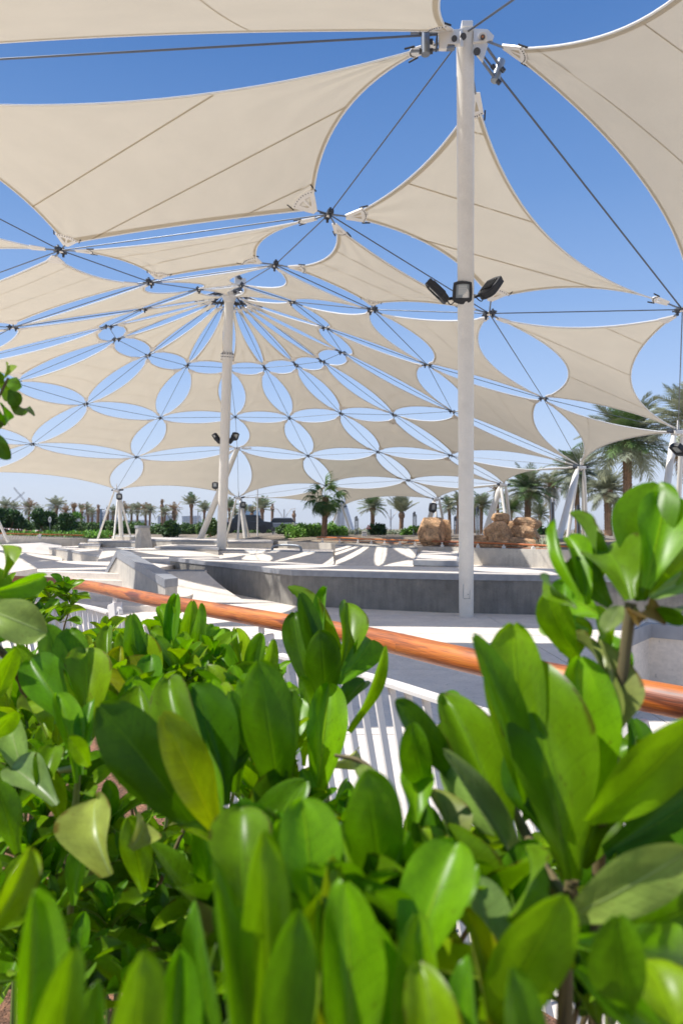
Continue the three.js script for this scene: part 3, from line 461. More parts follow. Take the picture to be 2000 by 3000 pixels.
{
  const dm = 10.72, c = at(1364, 862, dm);
  floodlight('black floodlight facing us on the near mast', at(1354, 856, dm - .22), at(1362, 872, dm - .12), V3(-.1, -.45, 1));
  floodlight('black floodlight hung left of the near mast, seen edge on', at(1277, 856, dm - .05), at(1338, 872, dm), V3(-.70, -.68, -.16), 1, 1.3);
  floodlight('black floodlight hung right of the near mast, seen from its side', at(1438, 846, dm - .05), at(1390, 868, dm), V3(.62, -.72, -.50), 1, 1.3);
  const m2 = (px, py, lb, f) => { const d = 24.7; floodlight(lb, at(px, py, d), at(662, py + 4, d), f, .9); };
  m2(632, 1281, 'upper left floodlight on the middle mast', V3(-.6, -.6, .5)); m2(640, 1291, 'lower left floodlight on the middle mast', V3(-.7, -.6, -.3));
  m2(689, 1279, 'upper right floodlight on the middle mast', V3(.5, -.6, .6)); m2(681, 1290, 'lower right floodlight on the middle mast', V3(.7, -.6, -.3));
  floodlight('small floodlight under the head of the left tripod', at(350, 1455, 39), at(346, 1448, 39.6), V3(.2, -.4, 1), 1.1);
  floodlight('small floodlight at the top of the leaning prop', at(630, 1422, 37), at(634, 1432, 37.3), V3(-.2, .1, 1), 1.1);
  floodlight('small floodlight under the tripod right of middle mast', at(712, 1479, 40), at(706, 1474, 40.6), V3(.3, -.4, 1), 1.1);
  floodlight('small floodlight on the tripod behind the left boulder', at(1268, 1487, 36.8), at(1277, 1487, 37), V3(.6, -.2, .8), 1.5);
  floodlight('dark floodlight high on the tripod at the right frame edge', at(1984, 1318, 20), at(2004, 1335, 20.4), V3(-.6, -.8, .2), 1.3);
}
// ---------------------------------------------------------------- railings
const woodTex = tex(1024, 256, (u, v) => { const g = nz(u, v, 8, 4, .5) - .5, s = nz2(u, v, 6, 3) - .5, f = (nz(u * .25, v, 128, 2) - .5), d = sstep(.55, .75, nz2(u + .37, v, 5, 4)); const k = 1 + .5 * g + .5 * f + .25 * s - .38 * d;
  return [230 * k, (146 + 16 * s - 16 * d) * k, (58 + 10 * s + 12 * d) * k]; });
M.wood = phy([.62, .43, .16], .55, { map: woodTex, ior: 1.5, clearcoat: .6, clearcoatRoughness: .45, bumpMap: woodTex, bumpScale: .0012 });
M.railWhite = std([.82, .78, .72], .4);
{
  const px = [[-260, 1706], [0, 1701], [120, 1704], [232, 1713], [446, 1756], [640, 1790], [823, 1822], [1064, 1864], [1383, 1937], [1620, 1984], [1848, 2030], [2150, 2092], [2700, 2240]].map(([x, y]) => onY(x, y, 1.15));
  const curve = new THREE.CatmullRomCurve3(px, false, 'centripetal'), L = curve.getLength(), t = thing('near_railing', 'curving railing with varnished wooden handrail and white leaning balusters behind the shrubs', 'railing', V3(0, 0, 0));
  const hr = new THREE.TubeGeometry(curve, 160, .038, 20, false); { const uv = hr.attributes.uv; for (let i = 0; i < uv.count; i++) uv.setXY(i, uv.getX(i) * L / 1.6, uv.getY(i)); }
  mesh('handrail', hr, M.wood, t);
  const s0 = L * curveParamAt(curve, 338) , P = s => curve.getPointAt(clamp(s / L, 0, 1)), T = s => curve.getTangentAt(clamp(s / L, 0, 1)).setY(0).normalize();
  function curveParamAt(c, x) { let b = 0, e = 1e9; for (let i = 0; i <= 800; i++) { const q = toPx(c.getPointAt(i / 800)); if (Math.abs(q[0] - x) < e) { e = Math.abs(q[0] - x); b = i / 800; } } return b; }
  const lean = .27, spacing = 1.72, posts = []; for (let k = -2; k < 6; k++) { const s = s0 + k * spacing; if (s > .1 && s < L - .1) posts.push(s); }
  const lugM = std([.6, .61, .62], .35, { metalness: .3 });
  for (const s of posts) {
    const p = P(s), d = T(s), n = V3(-d.z, 0, d.x), yaw = Math.atan2(-d.z, d.x), top = p.clone().setY(1.075), bot = p.clone().addScaledVector(d, lean * 1.0).setY(.0), q = new THREE.Quaternion().setFromRotationMatrix(new THREE.Matrix4().makeBasis(top.clone().sub(bot).normalize().cross(n).negate().normalize().multiplyScalar(1), top.clone().sub(bot).normalize(), n.clone().negate()));
    const h = top.distanceTo(bot); const qq = new THREE.Quaternion().setFromUnitVectors(V3(0, 1, 0), top.clone().sub(bot).normalize()).multiply(eul(0, yaw, 0));
    mesh('post', box(.125, h, .055, top.clone().lerp(bot, .5), qq, .006), M.railWhite, t);
    mesh('rail_stub', rod(p.clone().setY(1.06), p.clone().setY(1.13), .014, .014, 12), M.railWhite, t);
    for (const sg of [-1, 1]) { const c = p.clone().addScaledVector(d, sg * .085).setY(1.03); const lg = mesh('lug', join([rod(c.clone().addScaledVector(n, -.012), c.clone().addScaledVector(n, .012), .03, .03, 20), box(.05, .035, .022, c.clone().addScaledVector(d, -sg * .02).add(V3(0, -.015, 0)), eul(0, yaw, 0), .003)]), M.railWhite, t); mesh('lug_bolt', rod(c.clone().addScaledVector(n, -.017), c.clone().addScaledVector(n, .017), .011, .011, 6), lugM, lg); }
  }
  for (let k = 0; k < posts.length - 1; k++) {
    const a = posts[k] + .10, b = posts[k + 1] - .10, ang = [];
    const bar = y => { const g = []; const m = 8; for (let i = 0; i < m; i++) { const u = P(lerp(a, b, i / m)).setY(y).addScaledVector(T(lerp(a, b, i / m)), lean * (1.07 - y)), v = P(lerp(a, b, (i + 1) / m)).setY(y).addScaledVector(T(lerp(a, b, (i + 1) / m)), lean * (1.07 - y)); const d = v.clone().sub(u), l = d.length(); g.push(box(l + .002, .012, .06, u.clone().lerp(v, .5), eul(0, Math.atan2(-d.z, d.x), 0))); } return join(g); };
    mesh('panel_bar', bar(1.005), M.railWhite, t); mesh('panel_bar', bar(.1), M.railWhite, t);
    const cnt = Math.round((b - a) / .098);
    for (let i = 0; i < cnt; i++) { const s = lerp(a, b, (i + .5) / cnt), p = P(s), d = T(s), yaw = Math.atan2(-d.z, d.x), u = p.clone().setY(.998).addScaledVector(d, lean * .07), v = p.clone().setY(.107).addScaledVector(d, lean * .965);
      const qq = new THREE.Quaternion().setFromUnitVectors(V3(0, 1, 0), u.clone().sub(v).normalize()).multiply(eul(0, yaw, 0)); mesh('baluster', box(.012, u.distanceTo(v), .028, u.clone().lerp(v, .5), qq, .002), M.railWhite, t); }
  }
}
const edgeDepth = x => { for (let i = 0; i < EDGE.length - 1; i++) { const a = toPx(EDGE[i])[0], b = toPx(EDGE[i + 1])[0]; if (x >= a && x <= b) return -lerp(EDGE[i].z, EDGE[i + 1].z, (x - a) / (b - a)); } return 30; };
{ // garden rail on the far wall, right
  const pts = [[928, 1573.5], [1000, 1576], [1126, 1581], [1300, 1586.5], [1480, 1593], [1610, 1598.5], [1760, 1605]].map(([x, y]) => at(x, y, edgeDepth(x) + .25));
  const t = thing('garden_railing', 'low brown handrail on short white posts along the rock garden wall', 'railing'); const c = new THREE.CatmullRomCurve3(pts);
  mesh('handrail', new THREE.TubeGeometry(c, 60, .03, 8, false), M.wood, t);
  mesh('lower_rail', new THREE.TubeGeometry(new THREE.CatmullRomCurve3(pts.map(p => p.clone().add(V3(0, -.11, -.4)))), 60, .013, 6, false), M.wood, t);
  for (const x of [944, 995, 1048, 1087, 1126, 1170, 1215, 1293, 1400, 1473, 1560, 1673]) { let b = 0, e = 1e9; for (let i = 0; i <= 300; i++) { const q = Math.abs(toPx(c.getPointAt(i / 300))[0] - x); if (q < e) { e = q; b = i / 300; } } const p = c.getPointAt(b); mesh('post', join([rod(p.clone().setY(.96), p, .022, .022, 8), box(.10, .10, .10, p.clone().setY(1.0), null, .01)]), M.railWhite, t); }
}
{ // far left railing
  const t = thing('far_railing', 'distant railing with brown handrail and white balusters at the far left', 'railing');
  const pt = x => { const d = edgeDepth(x) + .4; return at(x, lerp(1561, 1570, (x + 60) / 380), d); };
  mesh('handrail', tube([-80, 0, 90, 180, 270, 330].map(pt), .035, 40, 8), M.wood, t);
  for (let x = -40; x < 262; x += 4.6) { const p = pt(x); mesh('baluster', rod(p.clone().setY(.95).add(V3(.05, 0, 0)), p.clone().add(V3(0, -.09, 0)), .016, .016, 4), M.railWhite, t); }
  for (const x of [2, 116]) { const p = pt(x); mesh('post', box(.2, .32, .1, p.clone().setY(1.09), null, .01), M.railWhite, t); }
}
// ---------------------------------------------------------------- boulders
M.rock = std([1, 1, 1], .9, { map: tex(512, 512, (u, v) => { const a = nz(u, v, 5, 5) - .5, b = nz2(u, v, 30, 3) - .5, s = nz2(u, v, 3, 4, 2) - .5; const k = 1 + 1.1 * a + .4 * b; return [176 * k + 40 * s, 142 * k + 22 * s, 108 * k + 6 * s]; }), bumpMap: concBump, bumpScale: .03 });
function boulder(label, px, py, d, w, h, dep, seed, yaw = 0, flat = 0) {
  const R = rng(seed), nn = makeNoise(seed + 5), base = new THREE.IcosahedronGeometry(1, 12); let g = mergeVertices((base.deleteAttribute('uv'), base.deleteAttribute('normal'), base));
  const planes = []; for (let i = 0; i < 13; i++) { const n = V3(R() * 2 - 1, R() * 2 - 1, R() * 2 - 1).normalize(); planes.push([n, .66 + R() * .22]); } planes.push([V3(0, 1, 0), .72], [V3(.1, -1, 0), .72], [V3(.7, .1, .7).normalize(), .75], [V3(-.6, .05, .8).normalize(), .74]);
  const p = g.attributes.position; for (let i = 0; i < p.count; i++) { const v = V3().fromBufferAttribute(p, i); for (const [n, k] of planes) { const s = v.dot(n); if (s > k) v.addScaledVector(n, (k - s) * .93); }
    const f = 1 + .10 * (nn(v.x * .5 + .5, v.y * .5 + v.z * .3 + .7, 6, 4) - .5) + .08 * (nn(v.z * .5 + .2, v.y * .5 + .1, 14, 3) - .5) - .05 * sstep(.03, .0, Math.abs(v.y - .2 - .3 * v.x + .12 * (nn(v.x, v.z, 5, 3) - .5))) * (flat ? 1 : 0); v.multiplyScalar(f); p.setXYZ(i, v.x * w / 1.5, v.y * h / 1.44, v.z * dep / 1.5); }
  g.rotateY(yaw); g = boxUV(g, .9); const c = mergeVertices(g, 1e-4); c.computeVertexNormals();
  c.scale(1.02, 1.02, 1.02); const o = at(px, py, d), m = mesh('boulder', c, M.rock); m.position.copy(o); tag(m, label, 'boulder', 'sandstone boulders of the rock garden'); return m;
}
{ const k = 22 / 2000, D = 21.6;
  boulder('big sandstone boulder standing left of the near mast behind the rail', 1264, 1557, D + 1, 62 * k, 80 * k, .75, 21, .2, 1);
  boulder('darker boulder pressed against the right of the left boulder', 1295, 1560, D + 1.3, 34 * k, 74 * k, .6, 22, .6);
  boulder('low boulder right beside the near mast, left of the stack', 1404, 1589, D, 52 * k, 40 * k, .7, 23, .3);
  boulder('large blocky boulder carrying the capstone in the stack', 1460, 1563, D - .3, 66 * k, 66 * k, .8, 24, -.15, 1);
  boulder('grey topmost capstone of the boulder stack', 1468, 1521, D - .1, 42 * k, 34 * k, .5, 25, .4);
  boulder('narrow boulder wedged behind the right side of the stack', 1500, 1562, D + .5, 34 * k, 72 * k, .55, 26, .9);
  boulder('flat boulder at the foot of the stack behind the rail', 1462, 1598, D - .5, 76 * k, 26 * k, .7, 27, .1);
  boulder('tan upper slab of the right hand boulder pile', 1545, 1534, D - .2, 66 * k, 36 * k, .65, 28, .3);
  boulder('sunlit square boulder in the middle of the right hand pile', 1538, 1562, D - .4, 64 * k, 44 * k, .68, 31, -.2);
  boulder('broad flat boulder at the bottom of the right hand pile', 1536, 1591, D - .5, 82 * k, 34 * k, .8, 33, .2);
  boulder('small flat stone by the rail below the right hand pile', 1556, 1606, D - .7, 40 * k, 16 * k, .4, 35, .5);
}
// ---------------------------------------------------------------- foliage helpers
function leafCard(w, l, bend = .2) { return quadMesh([[V3(-w * .12, 0, 0), V3(w * .12, 0, 0)], [V3(-w * .5, bend * l * .35, l * .4), V3(w * .5, bend * l * .35, l * .4)], [V3(-w * .4, bend * l * .3, l * .75), V3(w * .4, bend * l * .3, l * .75)], [V3(-w * .06, 0, l), V3(w * .06, 0, l)]]); }
const LEAFC = { dark: [.035, .075, .020], mid: [.07, .12, .03], bright: [.11, .21, .03], dusty: [.20, .215, .15], olive: [.16, .165, .095], brown: [.20, .13, .07] };
const leafM = {}; for (const k in LEAFC) leafM[k] = phy(LEAFC[k].map(c => c * 1.9), .6, { transmission: .3, thickness: 0, specularIntensity: .5 });
function foliage(parent, blobs, size, count, mat, seed, name = 'foliage') { count = Math.round(count * 2.2); size *= 1.35; // leaves through the volume of several blobs
  const R = rng(seed), g = leafCard(size * .55, size), im = new THREE.InstancedMesh(g, leafM[mat], count), q = new THREE.Quaternion(), c = new THREE.Color(); let vol = blobs.map(b => b[3] * b[4] * b[5]), tot = vol.reduce((a, b) => a + b, 0);
  for (let i = 0; i < count; i++) { let r = R() * tot, k = 0; while (k < blobs.length - 1 && r > vol[k]) r -= vol[k++]; const b = blobs[k]; let v; do v = V3(R() * 2 - 1, R() * 2 - 1, R() * 2 - 1); while (v.lengthSq() > 1); const l = v.length(); v.multiplyScalar(Math.pow(l, -.55) * (.85 + .3 * R()));
    const s = .6 + R() * .8; q.setFromEuler(new THREE.Euler((R() - .6) * 2.2, R() * 6.283, (R() - .5) * 1.5, 'YXZ')); im.setMatrixAt(i, mat4(V3(b[0] + v.x * b[3], b[1] + v.y * b[4], b[2] + v.z * b[5]), q, V3(s, s, s))); const t = .65 + R() * .7; im.setColorAt(i, c.setRGB(t * (1 + .2 * (R() - .5)), t, t * (.8 + .3 * R()))); }
  im.name = name; im.castShadow = im.receiveShadow = true; im.userData.kind = 'stuff'; parent.add(im); return im;
}
const GY = 1.2;
function shrub(label, px, py, d, rx, ry, mat, seed, o = {}) { // rx, ry in picture pixels
  const k = d / 2000, c = at(px, py, d), t = thing('garden_shrub', label, 'shrub', V3(c.x, GY - .1, c.z), o.group), R = rng(seed), b = [], H = c.y - GY + .1;
  const n = o.n || 12; for (let i = 0; i < n; i++) { const a = R() * 6.28, r = .2 + R() * .75; b.push([Math.cos(a) * r * rx * k, H + (R() - .45) * ry * k * 1.1, Math.sin(a) * r * rx * k, rx * k * (.28 + .34 * R()), ry * k * (.24 + .36 * R()), rx * k * (.28 + .34 * R())]); }
  foliage(t, b, (o.leaf || 6) * k, o.count || 900, mat, seed);
  mesh('stem', join([...Array(5)].map((_, i) => rod(V3((R() - .5) * rx * k * .3, 0, 0), V3(b[i % n][0], b[i % n][1], b[i % n][2]), .03, .012, 5))), M.bark, t); return t;
}
M.bark = std([1, 1, 1], .95, { map: tex(256, 256, (u, v) => { const k = 1 + .7 * (nz(u, v, 6, 4, 3) - .5) + .4 * (nz2(u, v, 40, 2) - .5); return [142 * k, 112 * k, 86 * k]; }), bumpMap: concBump, bumpScale: .03 });
function hedge(label, x0, x1, yTop, yBot, d, mat, count, seed, leaf = 5) {
  const k = d / 2000, a = at(x0, yTop, d), b = at(x1, yTop, d), h = (yBot - yTop) * k, t = thing('hedge', label, 'hedge', V3((a.x + b.x) / 2, a.y - h, -d)), R = rng(seed), bl = [], n = Math.max(4, Math.round((x1 - x0) / 16));
  for (let i = 0; i < n; i++) bl.push([lerp(a.x, b.x, (i + .5) / n) - (a.x + b.x) / 2, h * (.42 + .16 * R()), (R() - .5) * .5, (b.x - a.x) / n * 1.0, h * (.5 + .16 * R()), .5 + .3 * R()]);
  foliage(t, bl, leaf * k, count, mat, seed); return t;
}
// ---------------------------------------------------------------- palms
const frondCache = {};
function frond(kind, variant, lod) {
  const key = kind + variant + lod; if (frondCache[key]) return frondCache[key];
  const R = rng(variant * 17 + kind.length), droop = { arch: .42, stiff: .18, tied: .10, dead: 1.0 }[kind] * (.8 + .4 * R()), g = [], P = s => V3(s - droop * .25 * s * s, .10 * s - droop * s * s * .9, .03 * Math.sin(s * 3 + variant)), n = lod ? 12 : 34;
  for (let i = 0; i < 5; i++) g.push(rod(P(i / 5), P((i + 1) / 5), .012 * (1 - i / 6.5) * (lod ? 1.6 : 1), .012 * (1 - (i + 1) / 6.5) * (lod ? 1.6 : 1), 4, true));
  for (let i = 0; i < n; i++) for (const sg of [-1, 1]) { const s = .16 + .84 * (i + R() * .6) / n, l = (.30 * Math.sin(Math.PI * clamp(s * .86 + .12, 0, 1)) + .05) * (.85 + .3 * R()), p = P(s), tx = P(Math.min(1, s + .03)).sub(P(s - .03)).normalize(); const ang = lerp(1.15, .55, s) + (R() - .5) * .25, lift = .35 + (R() - .5) * .7;
      const d = tx.clone().multiplyScalar(Math.cos(ang)).add(V3(0, Math.sin(lift) * .6, sg * Math.cos(lift)).multiplyScalar(Math.sin(ang))).normalize(), w = (lod ? .05 : .017), sd = tx.clone().multiplyScalar(w), e = p.clone().addScaledVector(d, l).add(V3(0, -l * .25, 0)), m = p.clone().addScaledVector(d, l * .5);
      g.push(quadMesh([[p.clone().addScaledVector(sd, -.5), p.clone().addScaledVector(sd, .5)], [m.clone().addScaledVector(sd, -.7), m.clone().addScaledVector(sd, .7)], [e.clone().addScaledVector(sd, -.08), e.clone().addScaledVector(sd, .08)]])); }
  return frondCache[key] = join(g);
}
function trunkGeo(h, r, seg = 10, pitch = .13) { const R = rng(7), pts = []; const n = Math.max(4, Math.round(h / pitch)); for (let i = 0; i <= n; i++) { const y = i / n * h, k = 1 + .12 * (1 - i / n) ** 6; pts.push(new THREE.Vector2(r * k * (1.06 + .06 * R()), Math.max(0, y - pitch * .25)), new THREE.Vector2(r * k * .84, y + pitch * .1)); }
  const g = new THREE.LatheGeometry(pts, seg); const p = g.attributes.position; for (let i = 0; i < p.count; i++) { const a = Math.atan2(p.getZ(i), p.getX(i)), y = p.getY(i); const j = .04 * r * Math.sin(a * 5 + y * 20); p.setX(i, p.getX(i) + j); p.setY(i, y + .03 * Math.sin(a * 3 + Math.floor(y / pitch) * 2)); } const uv = g.attributes.uv; for (let i = 0; i < uv.count; i++) uv.setXY(i, uv.getX(i) * 2, uv.getY(i) * h); return g; }
function palm(label, xb, cx, cy, rpx, d, o = {}) {
  const k = d / 2000, C = at(cx, cy, d), base = V3(at(xb, cy, d).x, GY - .05, -d), t = thing('date_palm', label, 'palm tree', base, o.group || 'date palms in the garden'), R = rng(Math.round(cx * 7 + cy)), c = C.sub(base), rad = rpx * k * (rpx < 30 && o.group ? 1.62 : 1.08), lod = rpx < 30 ? 1 : 0;
  const tr = o.tr ? o.tr * k : rad * .13, tg = trunkGeo(c.y, tr, lod ? 8 : 14, Math.max(.1, tr * .75)); const sh = new THREE.Matrix4().set(1, c.x / c.y, 0, 0, 0, 1, 0, 0, 0, 0, 1, 0, 0, 0, 0, 1);
  mesh('trunk', tg.applyMatrix4(sh), M.bark, t);
  const n = o.n ?? (lod ? 26 : 40), kinds = o.kinds || ['arch', 'stiff'], mats = o.mats || ['olive', 'dusty'], lo = o.lo ?? -.55, hi = o.hi ?? 1.45;
  if (n) mesh('crown_heart', (() => { const g = new THREE.SphereGeometry(tr * 1.5, 8, 6); g.scale(1, 1.3, 1); g.translate(c.x, c.y, c.z); return g; })(), M.bark, t);
  for (let i = 0; i < n; i++) { const f = i / n, pitch = lerp(lo, hi, Math.pow(f, .8)) + (R() - .5) * .25, yaw = i * 2.39996 + (R() - .5) * .4, kind = pitch < -.3 && o.dead ? 'dead' : kinds[i % kinds.length];
    const m = mesh('frond', frond(kind, i % 4, lod), leafM[pitch < lo + .25 && o.dead ? 'brown' : mats[Math.floor(R() * mats.length)]], t); m.position.copy(c).add(V3(0, tr * .5, 0)); m.quaternion.setFromEuler(new THREE.Euler(0, yaw, pitch, 'YXZ')); const s = rad * (.85 + .3 * R()) * (f > .9 ? .75 : 1.08); m.scale.set(s, s, s); }
  return t;
}
// far row on the left, each seen over the hedge
const farRow = [[15, 1487, 17, 'a'], [42, 1492, 16, 'a'], [86, 1492, 18, 'b'], [112, 1503, 15, 'a'], [166, 1488, 22, 'a'], [194, 1502, 14, 'b'], [217, 1496, 12, 't'], [240, 1500, 13, 't'], [258, 1492, 14, 'd'], [271, 1506, 12, 'a'], [289, 1496, 9, 's'], [316, 1502, 9, 's'], [332, 1500, 14, 'a'], [365, 1497, 15, 'b'], [386, 1499, 16, 'a'], [404, 1498, 16, 'a'], [427, 1497, 17, 'b'], [440, 1500, 16, 'a'], [475, 1484, 11, 's'], [511, 1496, 18, 'd'], [484, 1505, 15, 'a'], [561, 1482, 21, 'u'], [599, 1498, 17, 'u'], [672, 1492, 18, 'u'], [690, 1508, 15, 'a'], [738, 1508, 15, 't'], [768, 1496, 24, 'u'], [798, 1490, 8, 's'], [861, 1510, 8, 's'], [716, 1500, 14, 'u']];
const rowSpot = ['left of the leftmost crane', 'under the cranes', 'beside the round topped shrub', 'above the tallest left shrub', 'behind the striped tape', 'before the pale stadium', 'left of the left tripod', 'behind the left tripod', 'right of the left tripod', 'left of the grey pedestal', 'above the grey pedestal', 'before the white flats', 'left of the leaning prop', 'behind the middle mast', 'before the round glass tower', 'right of the round glass tower'];
farRow.forEach(([x, y, r, ty], i) => { const d = 95 + (i * 37 % 40), spot = rowSpot[clamp(Math.floor(x / 870 * 16), 0, 15)];
  const o = { a: { lo: -.5, hi: 1.4 }, b: { mats: ['olive', 'brown'], lo: -.7 }, t: { kinds: ['tied'], lo: .7, hi: 1.5, n: 14, mats: ['olive', 'brown'], tr: 4 }, d: { mats: ['brown', 'olive'], dead: 1, lo: -1.1, hi: 1.2, tr: 4 }, s: { n: 6, kinds: ['tied'], lo: 1.2, hi: 1.5, mats: ['brown'], tr: 4.2 }, u: { kinds: ['stiff'], lo: .0, hi: 1.5, mats: ['olive', 'mid', 'dusty'] } }[ty];
  const spotN = (rowSpot.n = rowSpot.n || {}), key = ty + spot; spotN[key] = (spotN[key] || 0) + 1; const what = (spotN[key] > 1 ? 'second ' : '') + { a: 'bushy grey green date palm', b: 'browning date palm', t: 'slim date palm with tied up fronds', d: 'drooping half dry date palm', s: 'bare cut palm trunk', u: 'fresh upright date palm' }[ty];
  palm(`small far ${what} ${spot}`, x + ((i * 13) % 5 - 2), x, y, r, d, { ...o, group: 'far row of date palms beyond the hedge' }); });
// nearer palms on the right
palm('date palm with spreading crown right of the fan palm', 1091, 1091, 1492, 42, 48, { n: 46, lo: -.35, tr: 6.2, mats: ['olive', 'dusty', 'mid'] });
palm('date palm with fronds gathered upward like a vase, left of left boulder', 1174, 1176, 1510, 50, 46, { n: 34, lo: .75, hi: 1.5, kinds: ['stiff', 'tied'], tr: 6.4, mats: ['olive', 'dusty'] });
palm('date palm standing behind the left boulder', 1317, 1315, 1488, 32, 58, { n: 40, lo: -.6, tr: 4.6, mats: ['olive', 'dusty', 'mid'] });
palm('dense date palm partly hidden by the near mast', 1339, 1342, 1470, 30, 52, { n: 40, tr: 4.5 });
palm('date palm just right of the near mast with curved trunk rings', 1407, 1410, 1486, 42, 50, { n: 44, lo: -.4, tr: 4.9, mats: ['olive', 'mid', 'dusty'] });
palm('short date palm left of the near mast, above the rail', 1388, 1388, 1500, 28, 62, { n: 34, lo: -.5, tr: 3.6, mats: ['olive', 'dusty'] });
palm('ragged date palm seen behind the boulder stack tripod', 1458, 1455, 1440, 24, 54, { n: 26, mats: ['brown', 'olive'], dead: 1, lo: -1, hi: 1.2, tr: 5 });
palm('young date palm growing behind the boulder capstone', 1494, 1496, 1500, 42, 45, { n: 44, lo: -.2, hi: 1.45, tr: 4.5, mats: ['olive', 'mid'] });
palm('tall thick trunked date palm between the two boulder piles', 1544, 1545, 1440, 70, 46, { n: 68, lo: -.8, tr: 9.8, mats: ['mid', 'olive', 'dusty'] });
palm('small grey date palm above the right hand boulder pile', 1578, 1580, 1512, 34, 60, { n: 40, lo: -.5, tr: 4, mats: ['dusty', 'olive'] });
palm('palm with dry hanging skirt right of the boulder piles', 1616, 1614, 1430, 46, 50, { n: 44, dead: 1, lo: -1.15, tr: 7, mats: ['olive', 'brown', 'dusty'] });
palm('wide date palm behind the big right tripod head', 1690, 1687, 1390, 74, 44, { n: 70, lo: -.85, tr: 7.5, mats: ['olive', 'dusty', 'mid'] });
palm('date palm with dense low crown left of the largest palm', 1780, 1778, 1445, 66, 42, { n: 64, lo: -.85, tr: 11, mats: ['olive', 'dusty'] });
palm('largest date palm at right with long arching fronds', 1834, 1836, 1300, 122, 36, { n: 84, lo: -.85, tr: 13, mats: ['mid', 'olive', 'dusty'] });
palm('palm reaching in from the right edge with yellowing fronds', 2035, 2032, 1252, 122, 33, { n: 60, lo: -.7, dead: 1, tr: 12, mats: ['olive', 'dusty', 'olive'] });
{ // fan palm in the centre
  const d = 34.5, k = d / 2000, base = V3(at(949, 1500, d).x, GY - .05, -d), c = at(954, 1457, d).sub(base), t = thing('fan_palm', 'fan palm with shaggy brown trunk and drooping dark fan leaves, centre', 'palm tree', base), R = rng(77);
  const tg = trunkGeo(c.y, 8.2 * k, 14, .07); { const p = tg.attributes.position; for (let i = 0; i < p.count; i++) { const s = 1 + .12 * (R() - .5) + .25 * (p.getY(i) / c.y > .6 ? .5 : 0); p.setX(i, p.getX(i) * s + c.x * p.getY(i) / c.y); p.setZ(i, p.getZ(i) * s); } } mesh('trunk', tg, M.bark, t);
  const fan = v => { const Rr = rng(v + 3), g = [], pet = .95; g.push(rod(V3(0, 0, 0), V3(pet * .5, .05, 0), .016, .014, 5), rod(V3(pet * .5, .05, 0), V3(pet, 0, 0), .014, .01, 5)); const m = 24; for (let i = 0; i < m; i++) { const a = lerp(-1.95, 1.95, i / (m - 1)), l = .85 * (.75 + .25 * Math.cos(a * .7)) * (.88 + .24 * Rr()), dr = V3(Math.cos(a), 0, Math.sin(a)), s = V3(-Math.sin(a), .0, Math.cos(a)), w = .048, o = V3(pet, 0, 0), z = (i % 2 ? .012 : -.012);
      const q = (f, wd, y) => [o.clone().addScaledVector(dr, f * l).addScaledVector(s, -wd).add(V3(0, y + z, 0)), o.clone().addScaledVector(dr, f * l).addScaledVector(s, wd).add(V3(0, y - z, 0))]; g.push(quadMesh([q(.02, .004, 0), q(.5, w * .9, -.05), q(.75, w * .5, -.17 - .1 * Rr()), q(.93, .008, -.45 - .2 * Rr())])); } return join(g); };
  const F3 = [0, 1, 2, 3].map(fan), s = 34 * k;
  [[1.62, 0, 1.3], [1.25, .2, 1.1], [.95, 2.6, 1.05], [.75, 5.2, 1.1], [.5, 3.6, 1.1], [.45, .1, 1.15], [.25, 5.9, 1.2], [.15, 2.9, 1.2], [.1, 4.6, 1.1], [.1, 1.6, 1.1], [-.15, .4, 1.15], [-.2, 3.3, 1.2], [-.35, 5.6, 1.1], [-.4, 4.2, 1.1], [-.55, 2.5, 1.1], [-.5, .9, 1.1], [-.75, 3.1, 1.1], [-.8, 6.1, 1.1], [-.9, 5.0, 1.0], [-1.0, 3.6, 1.0], [-1.05, 2.0, 1]].forEach(([pt, yw, sc], i) => { const m = mesh('fan_leaf', F3[i % 4], leafM[i % 3 ? 'dark' : 'mid'], t); m.position.copy(c); m.quaternion.setFromEuler(new THREE.Euler((R() - .5) * .6, yw, pt, 'YXZ')); m.scale.setScalar(s * sc); });
  for (let i = 0; i < 5; i++) { const m = mesh('dead_leaf', F3[i % 4], leafM[i % 2 ? 'brown' : 'dark'], t); m.position.copy(c).add(V3(0, -.25, 0)); m.quaternion.setFromEuler(new THREE.Euler(R(), 2.6 + i * 1.3, -1.35, 'YXZ')); m.scale.setScalar(s * .8); }
}
// ---------------------------------------------------------------- shrubs and hedges
hedge('clipped dark hedge behind the striped tape at far left', -60, 120, 1531, 1574, 46, 'mid', 2600, 1);
hedge('dark hedge between the left tripod and the striped tape', 120, 420, 1534, 1574, 50, 'mid', 4200, 2);
hedge('low hedge running right of the grey pedestal', 440, 660, 1540, 1574, 49, 'mid', 3200, 3);
hedge('loose bright hedge under the fan palm', 840, 1010, 1542, 1588, 36, 'bright', 3600, 4);
hedge('thin grey green hedge behind the warning sign', 1010, 1260, 1556, 1582, 44, 'dusty', 2600, 5);
hedge('low hedge behind the parked cars', 660, 850, 1553, 1574, 62, 'mid', 2400, 6);
hedge('sparse garden planting low behind the right hand palms', 1380, 1760, 1560, 1592, 66, 'olive', 2400, 8);
hedge('row of bright seedlings along the far left railing', 20, 330, 1560, 1578, 43, 'bright', 1500, 7, 6);
shrub('round dark leafy shrub at the far left edge', 28, 1520, 45, 38, 36, 'dark', 11, { leaf: 7, count: 1500 });
shrub('tall round glossy shrub behind the small white sign', 128, 1522, 44, 34, 34, 'dark', 12, { leaf: 7, count: 1400 });
shrub('dark leafy shrub left of the left tripod', 199, 1530, 44, 24, 30, 'dark', 13, { leaf: 7, count: 1000 });
shrub('light green sapling above the shrub left of the tripod', 226, 1512, 52, 14, 10, 'bright', 14, { leaf: 6, count: 160 });
